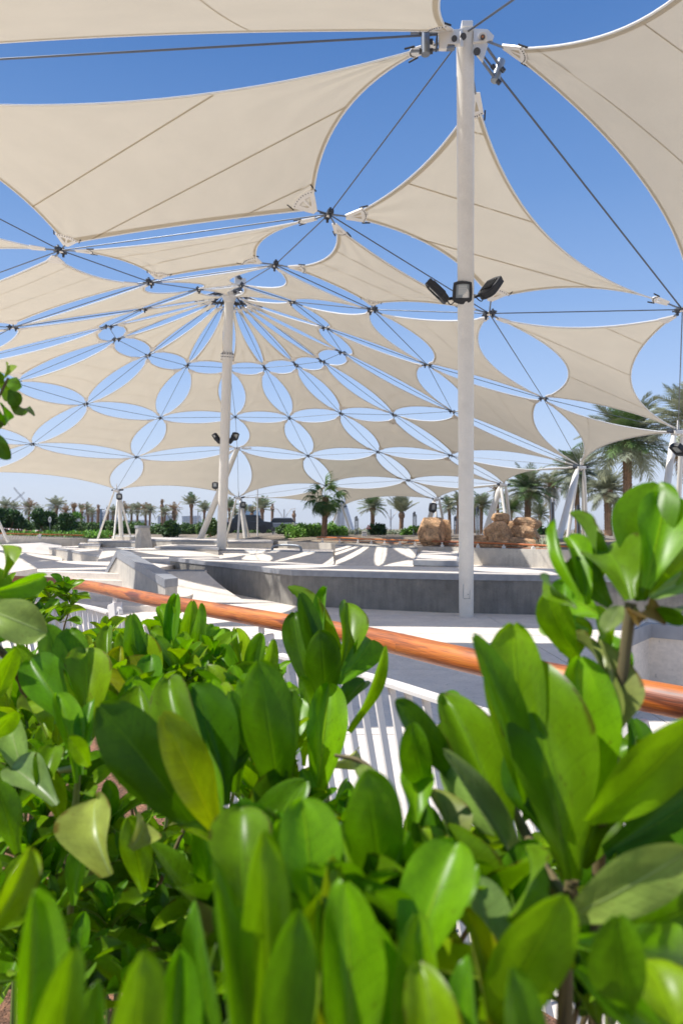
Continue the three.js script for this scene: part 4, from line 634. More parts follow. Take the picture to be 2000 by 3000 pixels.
shrub('leafy shrub right of the grey pedestal', 498, 1553, 44, 26, 24, 'dark', 15, { leaf: 7, count: 1000 });
shrub('leafy shrub between the leaning prop and the middle mast', 618, 1548, 42, 20, 26, 'mid', 16, { leaf: 7, count: 900 });
shrub('leafy green shrub right of the dark info panel', 826, 1556, 46, 16, 20, 'mid', 17, { leaf: 6, count: 700 });
shrub('grey leaved shrub left of the fan palm', 866, 1558, 44, 22, 20, 'dusty', 18, { leaf: 5, count: 800 });
shrub('thin twiggy pale shrub beside the fan palm trunk', 900, 1556, 42, 22, 18, 'dusty', 19, { leaf: 4, count: 420 });
shrub('dark glossy shrub right of the warning sign', 1106, 1556, 40, 20, 20, 'dark', 20, { leaf: 7, count: 700 });
shrub('bright young shrub right of the vase shaped palm', 1194, 1562, 40, 14, 22, 'bright', 21, { leaf: 7, count: 320 });
shrub('small bright sapling left of the left boulder', 1220, 1552, 38, 10, 10, 'bright', 22, { leaf: 6, count: 130 });
shrub('dark shrub behind the small flat stone at right', 1592, 1570, 40, 14, 24, 'dark', 23, { leaf: 6, count: 500 });
{ // agave by the right pile
  const p = at(1592, 1606, 20.5); p.y = .95; const t = thing('agave', 'spiky grey green agave at the foot of the right boulder pile', 'plant', p), R = rng(9);
  for (let i = 0; i < 16; i++) { const a = i * 2.4, e = .35 + R() * .8, l = .42 + .12 * R(), d = V3(Math.cos(a) * Math.cos(e), Math.sin(e), Math.sin(a) * Math.cos(e)), s = V3(-Math.sin(a), 0, Math.cos(a)), n = d.clone().cross(s); const q = (f, w) => [d.clone().multiplyScalar(f * l).addScaledVector(s, -w).addScaledVector(n, .02), d.clone().multiplyScalar(f * l), d.clone().multiplyScalar(f * l).addScaledVector(s, w).addScaledVector(n, .02)]; mesh('blade', quadMesh([q(0, .03), q(.4, .04), q(.8, .025), q(1, .002)]), leafM.dusty, t); }
}
// ---------------------------------------------------------------- signs, posts, lamps
function pole(name, label, cat, px, yTop, yBot, d, r, m = M.midSteel, group) { const b = at(px, yBot, d), h = at(px, yTop, d).y - b.y; const t = thing(name, label, cat, b, group); mesh('post', rod(V3(0, -.3, 0), V3(0, h, 0), r, r * .8, 8), m, t); return [t, h]; }
{ let [t, h] = pole('sign_post', 'thin post with small white oval sign at far left', 'sign', 147, 1522, 1562, 43, .025); mesh('sign_plate', (() => { const g = new THREE.CylinderGeometry(.10, .10, .02, 20); g.rotateX(Math.PI / 2); g.scale(1, 1.9, 1); g.translate(0, h, .03); return g; })(), M.whiteMetal, t); mesh('sign_panel', box(.09, .12, .01, V3(0, h + .02, .045)), M.midSteel, t);
  [t, h] = pole('light_post', 'slim blue grey light post left of the left tripod', 'lamp post', 296, 1492, 1568, 47, .085, std([.16, .22, .30], .5)); mesh('lamp_head', box(.3, .05, .12, V3(.1, h, 0), null, .01), M.midSteel, t);
  [t, h] = pole('light_pole', 'tall plain grey pole right of the middle mast tripod', 'pole', 754, 1425, 1572, 43, .05, M.whiteMetal);
  [t, h] = pole('info_panel', 'dark square information panel on a post', 'sign', 799, 1546, 1574, 44, .05); mesh('panel_board', box(.26, .24, .05, V3(.02, h - .1, .06), null, .01), M.darkSteel, t); mesh('second_post', rod(V3(.12, -.1, 0), V3(.12, h - .1, 0), .04, .04, 6), M.whiteMetal, t); }
{ const street = (label, px, yTop, d, arms) => { const [t, h] = pole('street_lamp', label, 'street lamp', px, yTop, 1566, d, .12, std([.5, .5, .5], .5), 'tall street lamps far behind'); for (const s of arms) { mesh('arm', tube([V3(0, h * .55, 0), V3(s * .5, h * .8, 0), V3(s * 1.1, h * 1.02, 0)], .06, 10, 5), M.whiteMetal, t); mesh('lamp', box(.9, .1, .3, V3(s * 1.45, h * 1.02, 0), eul(0, 0, s * .2), .03), M.whiteMetal, t); } };
  street('twin armed street lamp left of the fan palm', 832, 1492, 110, [-1, 1]); street('street lamp between the two palms left of the left boulder', 1144, 1492, 105, [-1, 1.2]); street('lone street lamp behind the leaning prop', 580, 1490, 120, [1]); }
{ const col = (label, px, yT, yB, d, head) => { const [t, h] = pole('light_column', label, 'light column', px, yT, yB, d, .012, M.darkSteel, 'slender metal light columns'); t.clear(); const k = d / 2000; for (const [o, f] of [[-4.5, .96], [0, 1], [4.5, .9]]) mesh('bar', box(2.6 * k, h * f + .3, 2.6 * k, V3(o * k, h * f / 2 - .15, Math.abs(o) * k * .5)), o ? M.midSteel : M.darkSteel, t); mesh('head', box(5 * k, 14 * k, 5 * k, V3(0, h - 7 * k, 0), null, .01), head ? M.whiteMetal : M.darkSteel, t); };
  col('light column between fan palm and warning sign', 1044, 1512, 1580, 38); col('light column left of the left boulder', 1214, 1499, 1584, 38); col('light column right of the near mast', 1399, 1483, 1578, 40); col('pale headed light column before the dry skirted palm', 1617, 1457, 1560, 38, 1); col('light column left of the near mast beside the left boulder', 1334, 1512, 1580, 44); col('dark light column by the big right tripod', 1693, 1478, 1580, 40); col('light column far left of the fan palm trunk', 937, 1532, 1572, 46); }
{ // warning triangle and white board
  const d = 36, k = d / 2000, b = at(1079, 1580, d), t = thing('warning_sign', 'red bordered triangular warning sign before the spreading palm', 'sign', b); const h = (1580 - 1552) * k; mesh('post', rod(V3(0, -.2, -.02), V3(0, h + .15, -.02), .018, .018, 6), M.midSteel, t);
  const tr = s => { const sh = new THREE.Shape(); sh.moveTo(0, s); sh.lineTo(s * .87, -s * .5); sh.lineTo(-s * .87, -s * .5); sh.closePath(); return sh; }; const ex = (s, z, dd) => plain(new THREE.ExtrudeGeometry(tr(s), { depth: dd, bevelEnabled: false }).translate(0, h + .12, z));
  mesh('sign_border', ex(8.6 * k, 0, .012), std([.55, .03, .03], .5), t); mesh('sign_face', ex(5.4 * k, .013, .004), M.whiteMetal, t); mesh('sign_symbol', box(2.2 * k, 3.4 * k, .004, V3(0, h + .105, .02)), M.black, t);
  const w = at(1067, 1592, 33), u = thing('white_board', 'white notice board standing behind the garden rail', 'sign', w); const kk = 33 / 2000; mesh('board', box(16 * kk, 36 * kk, .08, V3(0, 18 * kk, 0), null, .01), M.white, u); mesh('board_header', box(13 * kk, 2.2 * kk, .01, V3(0, 32 * kk, .045)), M.midSteel, u); mesh('board_panel', box(13 * kk, 12 * kk, .008, V3(0, 22 * kk, .044)), std([.55, .57, .6], .5), u);
}
{ // striped tape strung on stakes
  const t = thing('barrier_tape', 'red and white striped barrier tape fluttering before the far left hedge', 'barrier tape'), red = [], wh = [], st = []; const R = rng(4);
  const run = (x0, y0, x1, y1, sag) => { const n = Math.round((x1 - x0) / 3.2); for (let i = 0; i < n; i++) { const f = a => { const s = a / n; return at(lerp(x0, x1, s), lerp(y0, y1, s) + sag * 4 * s * (1 - s) + (R() - .5) * .8, 43.5); }, a = f(i), b = f(i + .96), tw = (R() - .5) * .12; (i % 2 ? red : wh).push(quadMesh([[a, b], [a.clone().add(V3(.04, -.075, tw)), b.clone().add(V3(.04, -.075, tw))]])); } };
  run(6, 1545, 62, 1550, 1); run(58, 1549, 110, 1553, 2); run(108, 1552, 170, 1557, 1.5); run(210, 1556.5, 336, 1558, 1.5);
  mesh('red_stripe', join(red), std([.60, .05, .05], .6), t); mesh('white_stripe', join(wh), M.whiteMetal, t);
  for (const x of [30, 120, 160, 222, 336]) { const b = at(x, 1566, 43.6); mesh('stake', rod(b, at(x, 1546 + (x - 30) * .03, 43.6), .02, .02, 5), M.whiteMetal, t); }
}
// ---------------------------------------------------------------- cars
function car(label, px, py, d, col, yaw) { const c = at(px, py, d), t = thing('parked_car', label, 'car', V3(c.x, GY, c.z), 'cars parked behind the bowl'); t.rotation.y = yaw;
  const prof = (pts, w) => { const sh = new THREE.Shape(pts.map(p => new THREE.Vector2(...p))); const g = new THREE.ExtrudeGeometry(sh, { depth: w - .1, bevelEnabled: true, bevelSize: .05, bevelThickness: .05, bevelSegments: 2 }); g.translate(0, 0, -w / 2 + .05); return plain(g); };
  mesh('body', prof([[-2.1, .3], [-2.15, .75], [-1.2, .92], [1.3, .95], [2.1, .85], [2.15, .35]], 1.75), col, t); mesh('roof', prof([[-1.05, 1.38], [-.7, 1.46], [.9, 1.46], [1.2, 1.38]], 1.5), col, t); mesh('window', prof([[-1.25, .95], [-.78, 1.40], [.95, 1.40], [1.4, .97]], 1.55), std([.02, .03, .04], .1), t);
  for (const x of [-1.35, 1.35]) for (const z of [-.8, .8]) mesh('wheel', rod(V3(x, .33, z - .1), V3(x, .33, z + .1), .33, .33, 16), M.black, t); }
car('dark car parked behind the tripod right of middle mast', 722, 1570, 56, std([.03, .035, .045], .25), .1);
car('grey car parked low behind the wall, right of the info panel', 826, 1572, 70, std([.25, .27, .30], .25), .05);
// ---------------------------------------------------------------- far buildings and cranes
M.bldg = std([.72, .72, .72], .7); M.glassBlue = phy([.10, .25, .38], .12, { metalness: .3 }); M.bldgDark = std([.30, .36, .42], .4);
function block(label, x0, x1, yT, d, floors, cols, dep = 15, group) { const k = d / 2000, c = at((x0 + x1) / 2, 1560, d), w = (x1 - x0) * k, h = at(x0, yT, d).y - GY, t = thing('apartment_block', label, 'building', V3(c.x, GY, c.z), group); mesh('wall', box(w, h, dep, V3(0, h / 2, -dep / 2)), M.bldg, t); mesh('roof', box(w * .6, h * .08, dep * .6, V3(w * .1, h * 1.03, -dep / 2)), M.bldg, t);
  const fh = h / floors, cw = w / cols, wg = box(cw * .62, fh * .5, .5); for (let i = 0; i < floors; i++) for (let j = 0; j < cols; j++) { const m = mesh('window', wg, M.bldgDark, t); m.position.set(-w / 2 + (j + .5) * cw, (i + .5) * fh, .1); } for (let i = 1; i <= floors; i++) mesh('balcony', box(w * 1.01, fh * .12, 1.4, V3(0, i * fh - fh * .06, .5)), M.bldg, t); }
block('hazy white apartment block behind the shrub right of the pedestal', 462, 506, 1512, 700, 7, 7);
block('white apartment block left of the leaning prop', 533, 582, 1512, 760, 7, 8);
block('white apartment block just right of the middle mast', 660, 690, 1517, 720, 6, 5);
block('pale stepped block behind the left tripod', 330, 425, 1524, 650, 3, 9);
block('faint tower block above the palms left of the tripod', 141, 155, 1476, 1300, 9, 3);
block('long low white building behind the far left palms', 60, 240, 1530, 600, 2, 16);
{ const d = 600, k = d / 2000, c = at(276, 1560, d), t = thing('stadium', 'long pale stepped stadium building behind the left palms', 'building', V3(c.x, GY, c.z)); for (let i = 0; i < 6; i++) { const y = at(0, 1545 - i * 9, d).y - GY, w = (118 - i * 3) * k; mesh('tier', box(w, 4.2 * k, 14, V3((i % 2) * 2, y, -7)), M.bldg, t); mesh('glazing', box(w * .98, 4.6 * k, 12, V3((i % 2) * 2, y - 4.4 * k, -7.6)), M.bldgDark, t); } for (let i = 0; i < 14; i++) mesh('column', box(1.1, 55 * k, 1.1, V3((-56 + i * 8.6) * k, 26 * k, .6)), M.bldg, t); }
{ // round glazed tower with white rim
  const d = 1200, k = d / 2000, c = at(734, 1517, d), t = thing('round_tower', 'blue glass disc shaped tower with white rim and lattice foot', 'building', V3(c.x, GY, c.z)), y = c.y - GY; const g = new THREE.CylinderGeometry(1, 1, 14, 48); g.rotateX(Math.PI / 2); g.scale(29 * k, 38 * k, 1); g.translate(0, y, 0); mesh('glass_disc', g, M.glassBlue, t); const r = new THREE.TorusGeometry(1, .025, 8, 64); r.scale(29.5 * k, 38.5 * k, 12); r.translate(0, y, 5); mesh('rim', r, M.bldg, t);
  for (let i = 0; i < 10; i++) for (const s of [-1, 1]) mesh('lattice_bar', rod(V3((-26 + i * 5.6) * k, y - 37 * k + 0, 8), V3((-26 + i * 5.6 + s * 5.6) * k, y - 10 * k, 8), .25, .25, 4), M.bldg, t); for (let i = 0; i < 6; i++) mesh('floor_line', box(50 * k * Math.sqrt(1 - ((i * 9 - 14) / 38) ** 2), .35, .4, V3(0, y + (i * 9 - 14) * k, 7.4)), M.bldgDark, t); }
{ // white louvred pyramid tower
  const d = 420, k = d / 2000, c = at(1001, 1570, d), t = thing('louvred_tower', 'white tapering tower of horizontal louvres behind the fan palm', 'building', V3(c.x, GY, c.z)), H = 92 * k; for (const s of [-1, 1]) mesh('frame_leg', rod(V3(s * 27 * k + (s > 0 ? 1.5 : 0), -2, 0), V3(s * 5 * k, H, -4), 1.0, .8, 8), M.bldg, t); mesh('frame_leg', rod(V3(-8 * k, -2, 6), V3(-2 * k, H, -2), .8, .6, 8), M.bldg, t); mesh('core', box(12 * k, H * .95, 5, V3(2 * k, H * .47, -8)), M.bldgDark, t);
  for (let i = 0; i < 22; i++) { const f = (i + 1) / 24, w = lerp(50, 10, f) * k; mesh('louvre', box(w, .55, 2.4, V3(0, f * H, -1 - f * 3), null), M.bldg, t); } }
{ const crane = (label, mx, mb, mt, j0, j1, d) => { const b = at(mx, mb, d), t = thing('tower_crane', label, 'crane', b, 'faint cranes over the far left palms'), P = ([x, y]) => at(x, y, d).sub(b), m = std([.35, .32, .30], .7), lat = (a, e, w) => { const g = [], s = V3(0, w, 0).applyAxisAngle(V3(0, 0, 1), Math.atan2(e.y - a.y, e.x - a.x)); for (const o of [-1, 1]) g.push(rod(a.clone().addScaledVector(s, o), e.clone().addScaledVector(s, o), .30, .30, 4)); for (let i = 0; i < 12; i++) g.push(rod(a.clone().lerp(e, i / 12).addScaledVector(s, i % 2 ? 1 : -1), a.clone().lerp(e, (i + 1) / 12).addScaledVector(s, i % 2 ? -1 : 1), .18, .18, 4)); return join(g); };
    mesh('mast', lat(V3(0, -5, 0), P([mx, mt]), 1.0), m, t); mesh('jib', lat(P(j0), P(j1), .8), m, t); mesh('cab', box(2.5, 3, 2.5, P([mx, mt]), null, .2), m, t); mesh('counterweight', box(3.2, 2.4, 2, P([mx - 3, mt + 1])), m, t); };
  crane('luffing crane with the longest raised jib at far left', 82, 1540, 1474, [84, 1480], [41, 1428], 900); crane('luffing crane leaning right at the far left edge', 22, 1540, 1482, [26, 1480], [73, 1442], 950); crane('flat topped crane above the palms at left', 76, 1540, 1478, [70, 1478], [114, 1478], 880); }
// ---------------------------------------------------------------- near shrubs
function leafTex(seed, tint) {
  const n1 = makeNoise(seed);
  return tex(256, 512, (u, v) => { const x = Math.abs(u - .5) * 2, w = lerp(.085, .012, v), rib = 1 - sstep(w * .35, w, x); const ph = (v * 9.5 - x * 1.5) % 1, ve = Math.abs(((ph + 1) % 1) - .5) * 2, vein = sstep(.86, 1, ve) * sstep(.03, .2, x) * (1 - x * .6);
    const m = n1(u, v, 5, 4) - .5, f = n1(u, v, 60, 2) - .5; let k = 1 + .30 * m + .10 * f + -.05 * vein; const spot = sstep(.80, .86, n1(u + .3, v + .6, 26, 2)) * .35;
    const r = 212 * k + tint[0], g = 216 * k + tint[1], b = 160 * k + tint[2]; const R = lerp(r, 255, rib * .95), G = lerp(g, 250, rib * .9), B = lerp(b, 235, rib); const worn = tint[0] > 0 ? sstep(.52, .62, n1(u + .1, v + .2, 9, 4)) * (sstep(.84, .97, x) + sstep(.955, .985, v)) * .8 : 0, q = Math.min(1, spot + worn); return [lerp(R, 168, q), lerp(G, 120, q), lerp(B, 70, q)]; });
}
const LT = [leafTex(101, [0, 0, 0]), leafTex(131, [16, 2, -8]), leafTex(151, [-10, 4, 4])];
const LBUMP = tex(256, 512, (u, v) => { const x = Math.abs(u - .5) * 2, rib = 1 - sstep(.0, .07, x), ph = (v * 9.5 - x * 1.5) % 1, ve = Math.abs(((ph + 1) % 1) - .5) * 2; const k = 120 + 80 * rib - 22 * sstep(.7, 1, ve) + 90 * (nz(u, v, 6, 4) - .5); return [k, k, k]; }, false);
const LM = {}, LCOL = { dark: [.11, .26, .001], mid: [.215, .465, .001], bright: [.35, .63, .001], yellow: [.48, .60, .003], pale: [.46, .60, .22], grey: [.32, .41, .19], dry: [.42, .30, .17] };
for (const k in LCOL) LM[k] = LT.map(t => phy(LCOL[k], .95, { map: t, bumpMap: LBUMP, bumpScale: .0016, transmission: k === 'grey' || k === 'pale' ? .34 : .54, thickness: 0, clearcoat: k === 'dry' ? 0 : .62, clearcoatRoughness: k === 'dark' ? .28 : .33, specularIntensity: .08 }));
M.stem = std([1, 1, 1], .8, { map: tex(128, 256, (u, v) => { const k = 1 + .5 * (nz(u, v, 8, 4) - .5) - (nz2(u, v, 14, 1) > .78 ? .3 : 0); return [104 * k, 92 * k, 60 * k]; }) });
M.stemGreen = std([.16, .22, .05], .6);
// spoon shaped fleshy leaf, unit long, unit wide, cupped along the rib, tip turned back
const leafGeo = {};
function leafShape(v, fine) {
  const key = v + (fine ? 'f' : ''); if (leafGeo[key]) return leafGeo[key];
  const R = rng(v * 31 + 7), back = [.16, .34, .05, .24, .48, .10][v % 6], fold = [.42, .75, .58, .30, .90, .50][v % 6], tw = (R() - .5) * .7, wave = .03 + .05 * R(), side = (R() - .5) * .2, wid = .61 + .07 * R(), nv = fine ? 20 : 9, nu = fine ? 8 : 4, rows = [];
  for (let j = 0; j <= nv; j++) { const q = j / nv, s = .55 * q + .45 * Math.sin(q * Math.PI / 2), w = .5 * (s < wid ? lerp(.12, 1, Math.pow(sstep(-.16, wid, s), 1.0)) : Math.sqrt(Math.max(.004, 1 - ((s - wid) / (1.003 - wid)) ** 2))), r = [];
    for (let i = 0; i <= nu; i++) { const u = i / nu * 2 - 1, au = Math.abs(u), x = u * w, z = fold * Math.pow(au, 1.7) * w * .9 - .10 * Math.pow(au, 5) * w - back * s * s + .10 * Math.sin(s * 3.1) + wave * Math.sin(s * 8 + u * 2.4 + v) * au * au, a = tw * s, nt = s > .93 ? .02 * (1 - au) : 0; r.push(V3(x * Math.cos(a) + side * s * s, s - nt, z + x * Math.sin(a))); } rows.push(r); }
  return leafGeo[key] = quadMesh(rows);
}
let leafCount = {};
function leafMesh(parent, B, T, W, n, mat, v, fine, curl = 1) {
  const P = parent.position, y = T.clone().sub(B), L = y.length(); y.divideScalar(L); const nn = n.clone().addScaledVector(y, -n.dot(y)).normalize(), x = y.clone().cross(nn);
  const m = mesh('leaf', leafShape(v % 6, fine), LM[mat][v % 3], parent); m.matrixAutoUpdate = true; const M4 = new THREE.Matrix4().makeBasis(x, y, nn); m.quaternion.setFromRotationMatrix(M4); m.position.copy(B).sub(P); m.scale.set(W, L, L * .62 * curl); leafCount[parent.name] = (leafCount[parent.name] || 0) + 1; return m;
}
function hero(parent, bx, by, tx, ty, d0, d1, w, roll, mat, v, curl = 1) { // one leaf surveyed in the photograph (1568 px wide frame)
  if (v % 3) d1 = d0 + Math.abs(d1 - d0) * .6 + .05 * d0; const B = at(bx * S, by * S, d0), T = at(tx * S, ty * S, d1), c = B.clone().lerp(T, .6), W = w * S * ((d0 + d1) / 2) / F * .93, n = V3(0, EYE, 0).sub(c).normalize().applyAxisAngle(T.clone().sub(B).normalize(), roll);
  return leafMesh(parent, B, T, W, n, mat, v, true, curl);
}
function stemTo(parent, pts, r0, r1, mat = M.stem, name = 'stem') { const P = parent.position, q = pts.map(p => p.clone().sub(P)), c = new THREE.CatmullRomCurve3(q), g = new THREE.TubeGeometry(c, 14, 1, 8, false), p = g.attributes.position; for (let i = 0; i < p.count; i++) { const k = Math.floor(i / 9) / 14, o = c.getPointAt(clamp(k, 0, 1)), r = lerp(r0, r1, k) * (1 + .12 * Math.sin(k * 60)); p.setXYZ(i, o.x + (p.getX(i) - o.x) * r, o.y + (p.getY(i) - o.y) * r, o.z + (p.getZ(i) - o.z) * r); } g.computeVertexNormals(); return mesh(name, g, mat, parent); }
const SOIL = .42;
function rosette(parent, c, ax, len, n, seed, mats, o = {}) {
  const R = rng(seed), a = ax.clone().normalize(), e1 = V3(0, 0, 1).cross(a).normalize(), e2 = a.clone().cross(e1);
  for (let i = 0; i < n; i++) { const f = (i + .5) / n, phi = i * 2.39996 + R() * .5, th = lerp(o.in ?? .16, o.out ?? 1.25, Math.pow(f, .85)) + (R() - .5) * .25, rad = e1.clone().multiplyScalar(Math.cos(phi)).addScaledVector(e2, Math.sin(phi)), d = a.clone().multiplyScalar(Math.cos(th)).addScaledVector(rad, Math.sin(th)), nrm = a.clone().multiplyScalar(Math.sin(th)).addScaledVector(rad, -Math.cos(th)), l = len * lerp(.62, 1.05, Math.sqrt(f)) * (.85 + .3 * R()), B = c.clone().addScaledVector(a, -len * .22 * f).addScaledVector(d, len * .03);
    nrm.applyAxisAngle(d, (R() - .5) * .7); leafMesh(parent, B, B.clone().addScaledVector(d, l), l * lerp(.31, .41, R()), nrm, mats[Math.floor(R() * mats.length)], Math.floor(R() * 18), o.fine); }
  if (o.stem !== false) { const root = V3(c.x + (R() - .5) * .25, SOIL, c.z - .1 + (R() - .5) * .3), m = c.clone().lerp(root, .5).add(V3((R() - .5) * .22, .05, (R() - .5) * .2)); if (R() < .6) stemTo(parent, [root, root.clone().lerp(m, .5).add(V3((R() - .5) * .08, 0, (R() - .5) * .08)), m, c.clone().addScaledVector(a, -len * .5), c], .005, .0025, R() < .5 ? M.stem : M.stemGreen); }
}
{ // planting bed, as far as the foot of the railing
  const line = [[-260, 1706], [0, 1701], [232, 1713], [446, 1756], [640, 1790], [823, 1822], [1064, 1864], [1383, 1937], [1620, 1984], [1848, 2030], [2150, 2092], [2700, 2240]].map(([x, y]) => onY(x, y, 1.15)), edge = x => { for (let i = 0; i < line.length - 1; i++) if (x >= line[i].x && x <= line[i + 1].x) return lerp(line[i].z, line[i + 1].z, (x - line[i].x) / (line[i + 1].x - line[i].x)); return x < line[0].x ? line[0].z : line.at(-1).z; };
  const rows = []; for (let j = 0; j <= 40; j++) { const r = []; for (let i = 0; i <= 40; i++) { const x = lerp(-4.2, 2.2, i / 40), z = lerp(1.2, edge(x) + .22, j / 40); r.push(V3(x, j === 40 ? -.02 : SOIL + .10 * (nz(i / 40, j / 40, 12, 4) - .5) - (j === 39 ? .04 : 0), j === 39 ? z + .05 : z)); } rows.push(r); }
  struct('planting_bed', boxUV(quadMesh(rows), .6), M.soil);
}
const SH = {
  tall: thing('scaevola_shrub', 'tall foreground shrub stem with a rosette of big leaves at far right', 'shrub', at(1380 * S, 2000 * S, .62).setY(SOIL), 'broad leaved shrubs in the foreground bed'),
  right: thing('scaevola_shrub', 'foreground shrub with huge upright spoon shaped leaves, right of the handrail gap', 'shrub', at(1200 * S, 2200 * S, .5).setY(SOIL), 'broad leaved shrubs in the foreground bed'),
  centre: thing('scaevola_shrub', 'dark glossy leaved shrub sprig covering the handrail at the centre', 'shrub', at(740 * S, 1800 * S, 1.05).setY(SOIL), 'broad leaved shrubs in the foreground bed'),
  left: thing('scaevola_shrub', 'large leaved shrub left of centre before the white post', 'shrub', at(420 * S, 2000 * S, .7).setY(SOIL), 'broad leaved shrubs in the foreground bed'),
  near: thing('scaevola_shrub', 'nearest blurred upright leaves along the bottom of the frame', 'shrub', at(700 * S, 2350 * S, .42).setY(SOIL), 'broad leaved shrubs in the foreground bed'),
  mid: thing('scaevola_shrub', 'bright medium leaved shrub in front of the white railing, left of centre', 'shrub', at(420 * S, 1700 * S, 1.1).setY(SOIL), 'broad leaved shrubs in the foreground bed'),
  low: thing('scaevola_shrub', 'dense small leaved shrub filling the lower left corner', 'shrub', at(150 * S, 2000 * S, .9).setY(SOIL), 'broad leaved shrubs in the foreground bed'),
  back: thing('scaevola_shrub', 'small leaved shrub by the left start of the handrail', 'shrub', at(150 * S, 1500 * S, 1.9).setY(SOIL), 'broad leaved shrubs in the foreground bed'),
  inner: thing('scaevola_shrub', 'small leaved shaded shrub at lower left under the big leaves', 'shrub', at(250 * S, 2000 * S, 1.2).setY(SOIL), 'broad leaved shrubs in the foreground bed'),
};
const H = (k, l) => l.forEach(a => hero(SH[k], ...a));
// bx, by, tx, ty, base depth, tip depth, width, roll, colour, shape
H('tall', [
  [1478, 1350, 1487, 1100, .64, .66, 150, -.35, 'mid', 0], [1480, 1352, 1522, 1132, .61, .58, 128, .30, 'bright', 2], [1448, 1378, 1388, 1222, .60, .53, 140, .15, 'mid', 1], [1490, 1368, 1622, 1225, .63, .62, 84, .5, 'bright', 3], [1490, 1372, 1640, 1290, .61, .57, 66, .3, 'pale', 5], [1480, 1392, 1610, 1385, .64, .68, 60, .9, 'dark', 0], [1500, 1400, 1570, 1425, .63, .60, 46, .4, 'dark', 3],
  [1362, 1345, 1352, 1160, .66, .66, 50, .8, 'mid', 4], [1330, 1370, 1268, 1195, .62, .58, 52, -.6, 'bright', 2], [1345, 1390, 1310, 1225, .64, .62, 56, .5, 'bright', 5], [1325, 1395, 1232, 1318, .60, .55, 44, -.5, 'mid', 1], [1400, 1392, 1300, 1290, .65, .66, 90, .3, 'dark', 0], [1440, 1395, 1512, 1415, .59, .56, 46, .9, 'dry', 4], [1425, 1392, 1392, 1440, .60, .57, 50, .2, 'grey', 3], [1455, 1395, 1460, 1445, .61, .6, 50, -.4, 'grey', 1],
  [1330, 1520, 1248, 1372, .68, .66, 84, -.5, 'bright', 3], [1310, 1530, 1315, 1392, .70, .7, 74, .5, 'mid', 1], [1290, 1500, 1290, 1330, .7, .72, 74, .1, 'mid', 2], [1395, 1500, 1372, 1400, .70, .68, 62, .6, 'bright', 0], [1385, 1560, 1335, 1440, .66, .64, 54, .9, 'grey', 4], [1390, 1420, 1310, 1370, .66, .62, 66, -.1, 'bright', 5], [1350, 1450, 1238, 1440, .7, .68, 62, .4, 'pale', 2], [1470, 1380, 1430, 1270, .66, .7, 92, -.2, 'dark', 3], [1390, 1730, 1422, 1470, .60, .60, 64, .95, 'grey', 1], [1470, 1380, 1555, 1150, .68, .72, 100, .2, 'dark', 1],
]);
H('right', [
  [1312, 2020, 1222, 1498, .55, .52, 212, .18, 'mid', 1, .8], [1240, 1880, 1158, 1440, .60, .60, 140, -.35, 'bright', 3], [1215, 1860, 1098, 1470, .60, .57, 110, .45, 'mid', 0], [1330, 1920, 1325, 1505, .60, .60, 136, .35, 'bright', 2], [1350, 1720, 1405, 1455, .66, .68, 84, .5, 'mid', 5], [1350, 1888, 1610, 1672, .52, .46, 150, .3, 'bright', 3], [1370, 1850, 1600, 1665, .56, .54, 120, .5, 'yellow', 0], [1385, 1960, 1640, 1800, .58, .56, 160, .2, 'dark', 2], [1290, 2112, 1580, 1965, .50, .45, 140, .25, 'pale', 3, .7], [1325, 2045, 1445, 1962, .54, .52, 40, .6, 'bright', 1], [1420, 2000, 1640, 1920, .6, .6, 150, -.2, 'dark', 1], [1330, 1990, 1420, 1720, .62, .64, 110, .4, 'dark', 4],
  [1310, 2165, 1620, 2225, .44, .40, 140, -.2, 'bright', 5], [1400, 2150, 1640, 2060, .5, .5, 130, .4, 'mid', 0], [1320, 2220, 1600, 2420, .40, .37, 150, .1, 'mid', 2], [1160, 2110, 1268, 1962, .47, .44, 104, .75, 'mid', 4, 1.2], [1110, 2370, 1285, 2095, .42, .38, 170, .2, 'bright', 3], [935, 2260, 1040, 1925, .43, .40, 176, -.2, 'bright', 2], [1215, 2060, 1040, 1740, .60, .56, 90, .5, 'grey', 0], [1190, 1990, 1010, 1700, .62, .60, 84, -.4, 'pale', 5], [1170, 1980, 1045, 1580, .62, .60, 124, .3, 'mid', 1], [1040, 1800, 925, 1612, .66, .64, 92, .45, 'dark', 3], [985, 1830, 935, 1672, .62, .60, 76, -.3, 'mid', 0], [955, 1890, 950, 1758, .58, .55, 84, .2, 'bright', 2], [875, 2070, 848, 1795, .52, .49, 150, .1, 'mid', 3], [1040, 1990, 1020, 1800, .58, .56, 90, .7, 'grey', 1], [1200, 2300, 1200, 2010, .52, .50, 110, .6, 'mid', 4], [1290, 1960, 1180, 1690, .58, .58, 120, -.6, 'dark', 5], [1130, 2250, 1090, 2010, .48, .46, 110, .8, 'grey', 2], [1440, 2330, 1400, 2120, .40, .38, 130, -.3, 'mid', 0], [1560, 2400, 1500, 2190, .38, .36, 150, .3, 'bright', 1],
  [1060, 1690, 1018, 1590, .72, .7, 60, .2, 'mid', 2], [1090, 1760, 1010, 1640, .7, .69, 76, -.5, 'dark', 4], [1010, 2010, 985, 1880, .56, .54, 80, .4, 'bright', 4], [900, 1830, 820, 1760, .7, .7, 50, .4, 'pale', 3],
]);
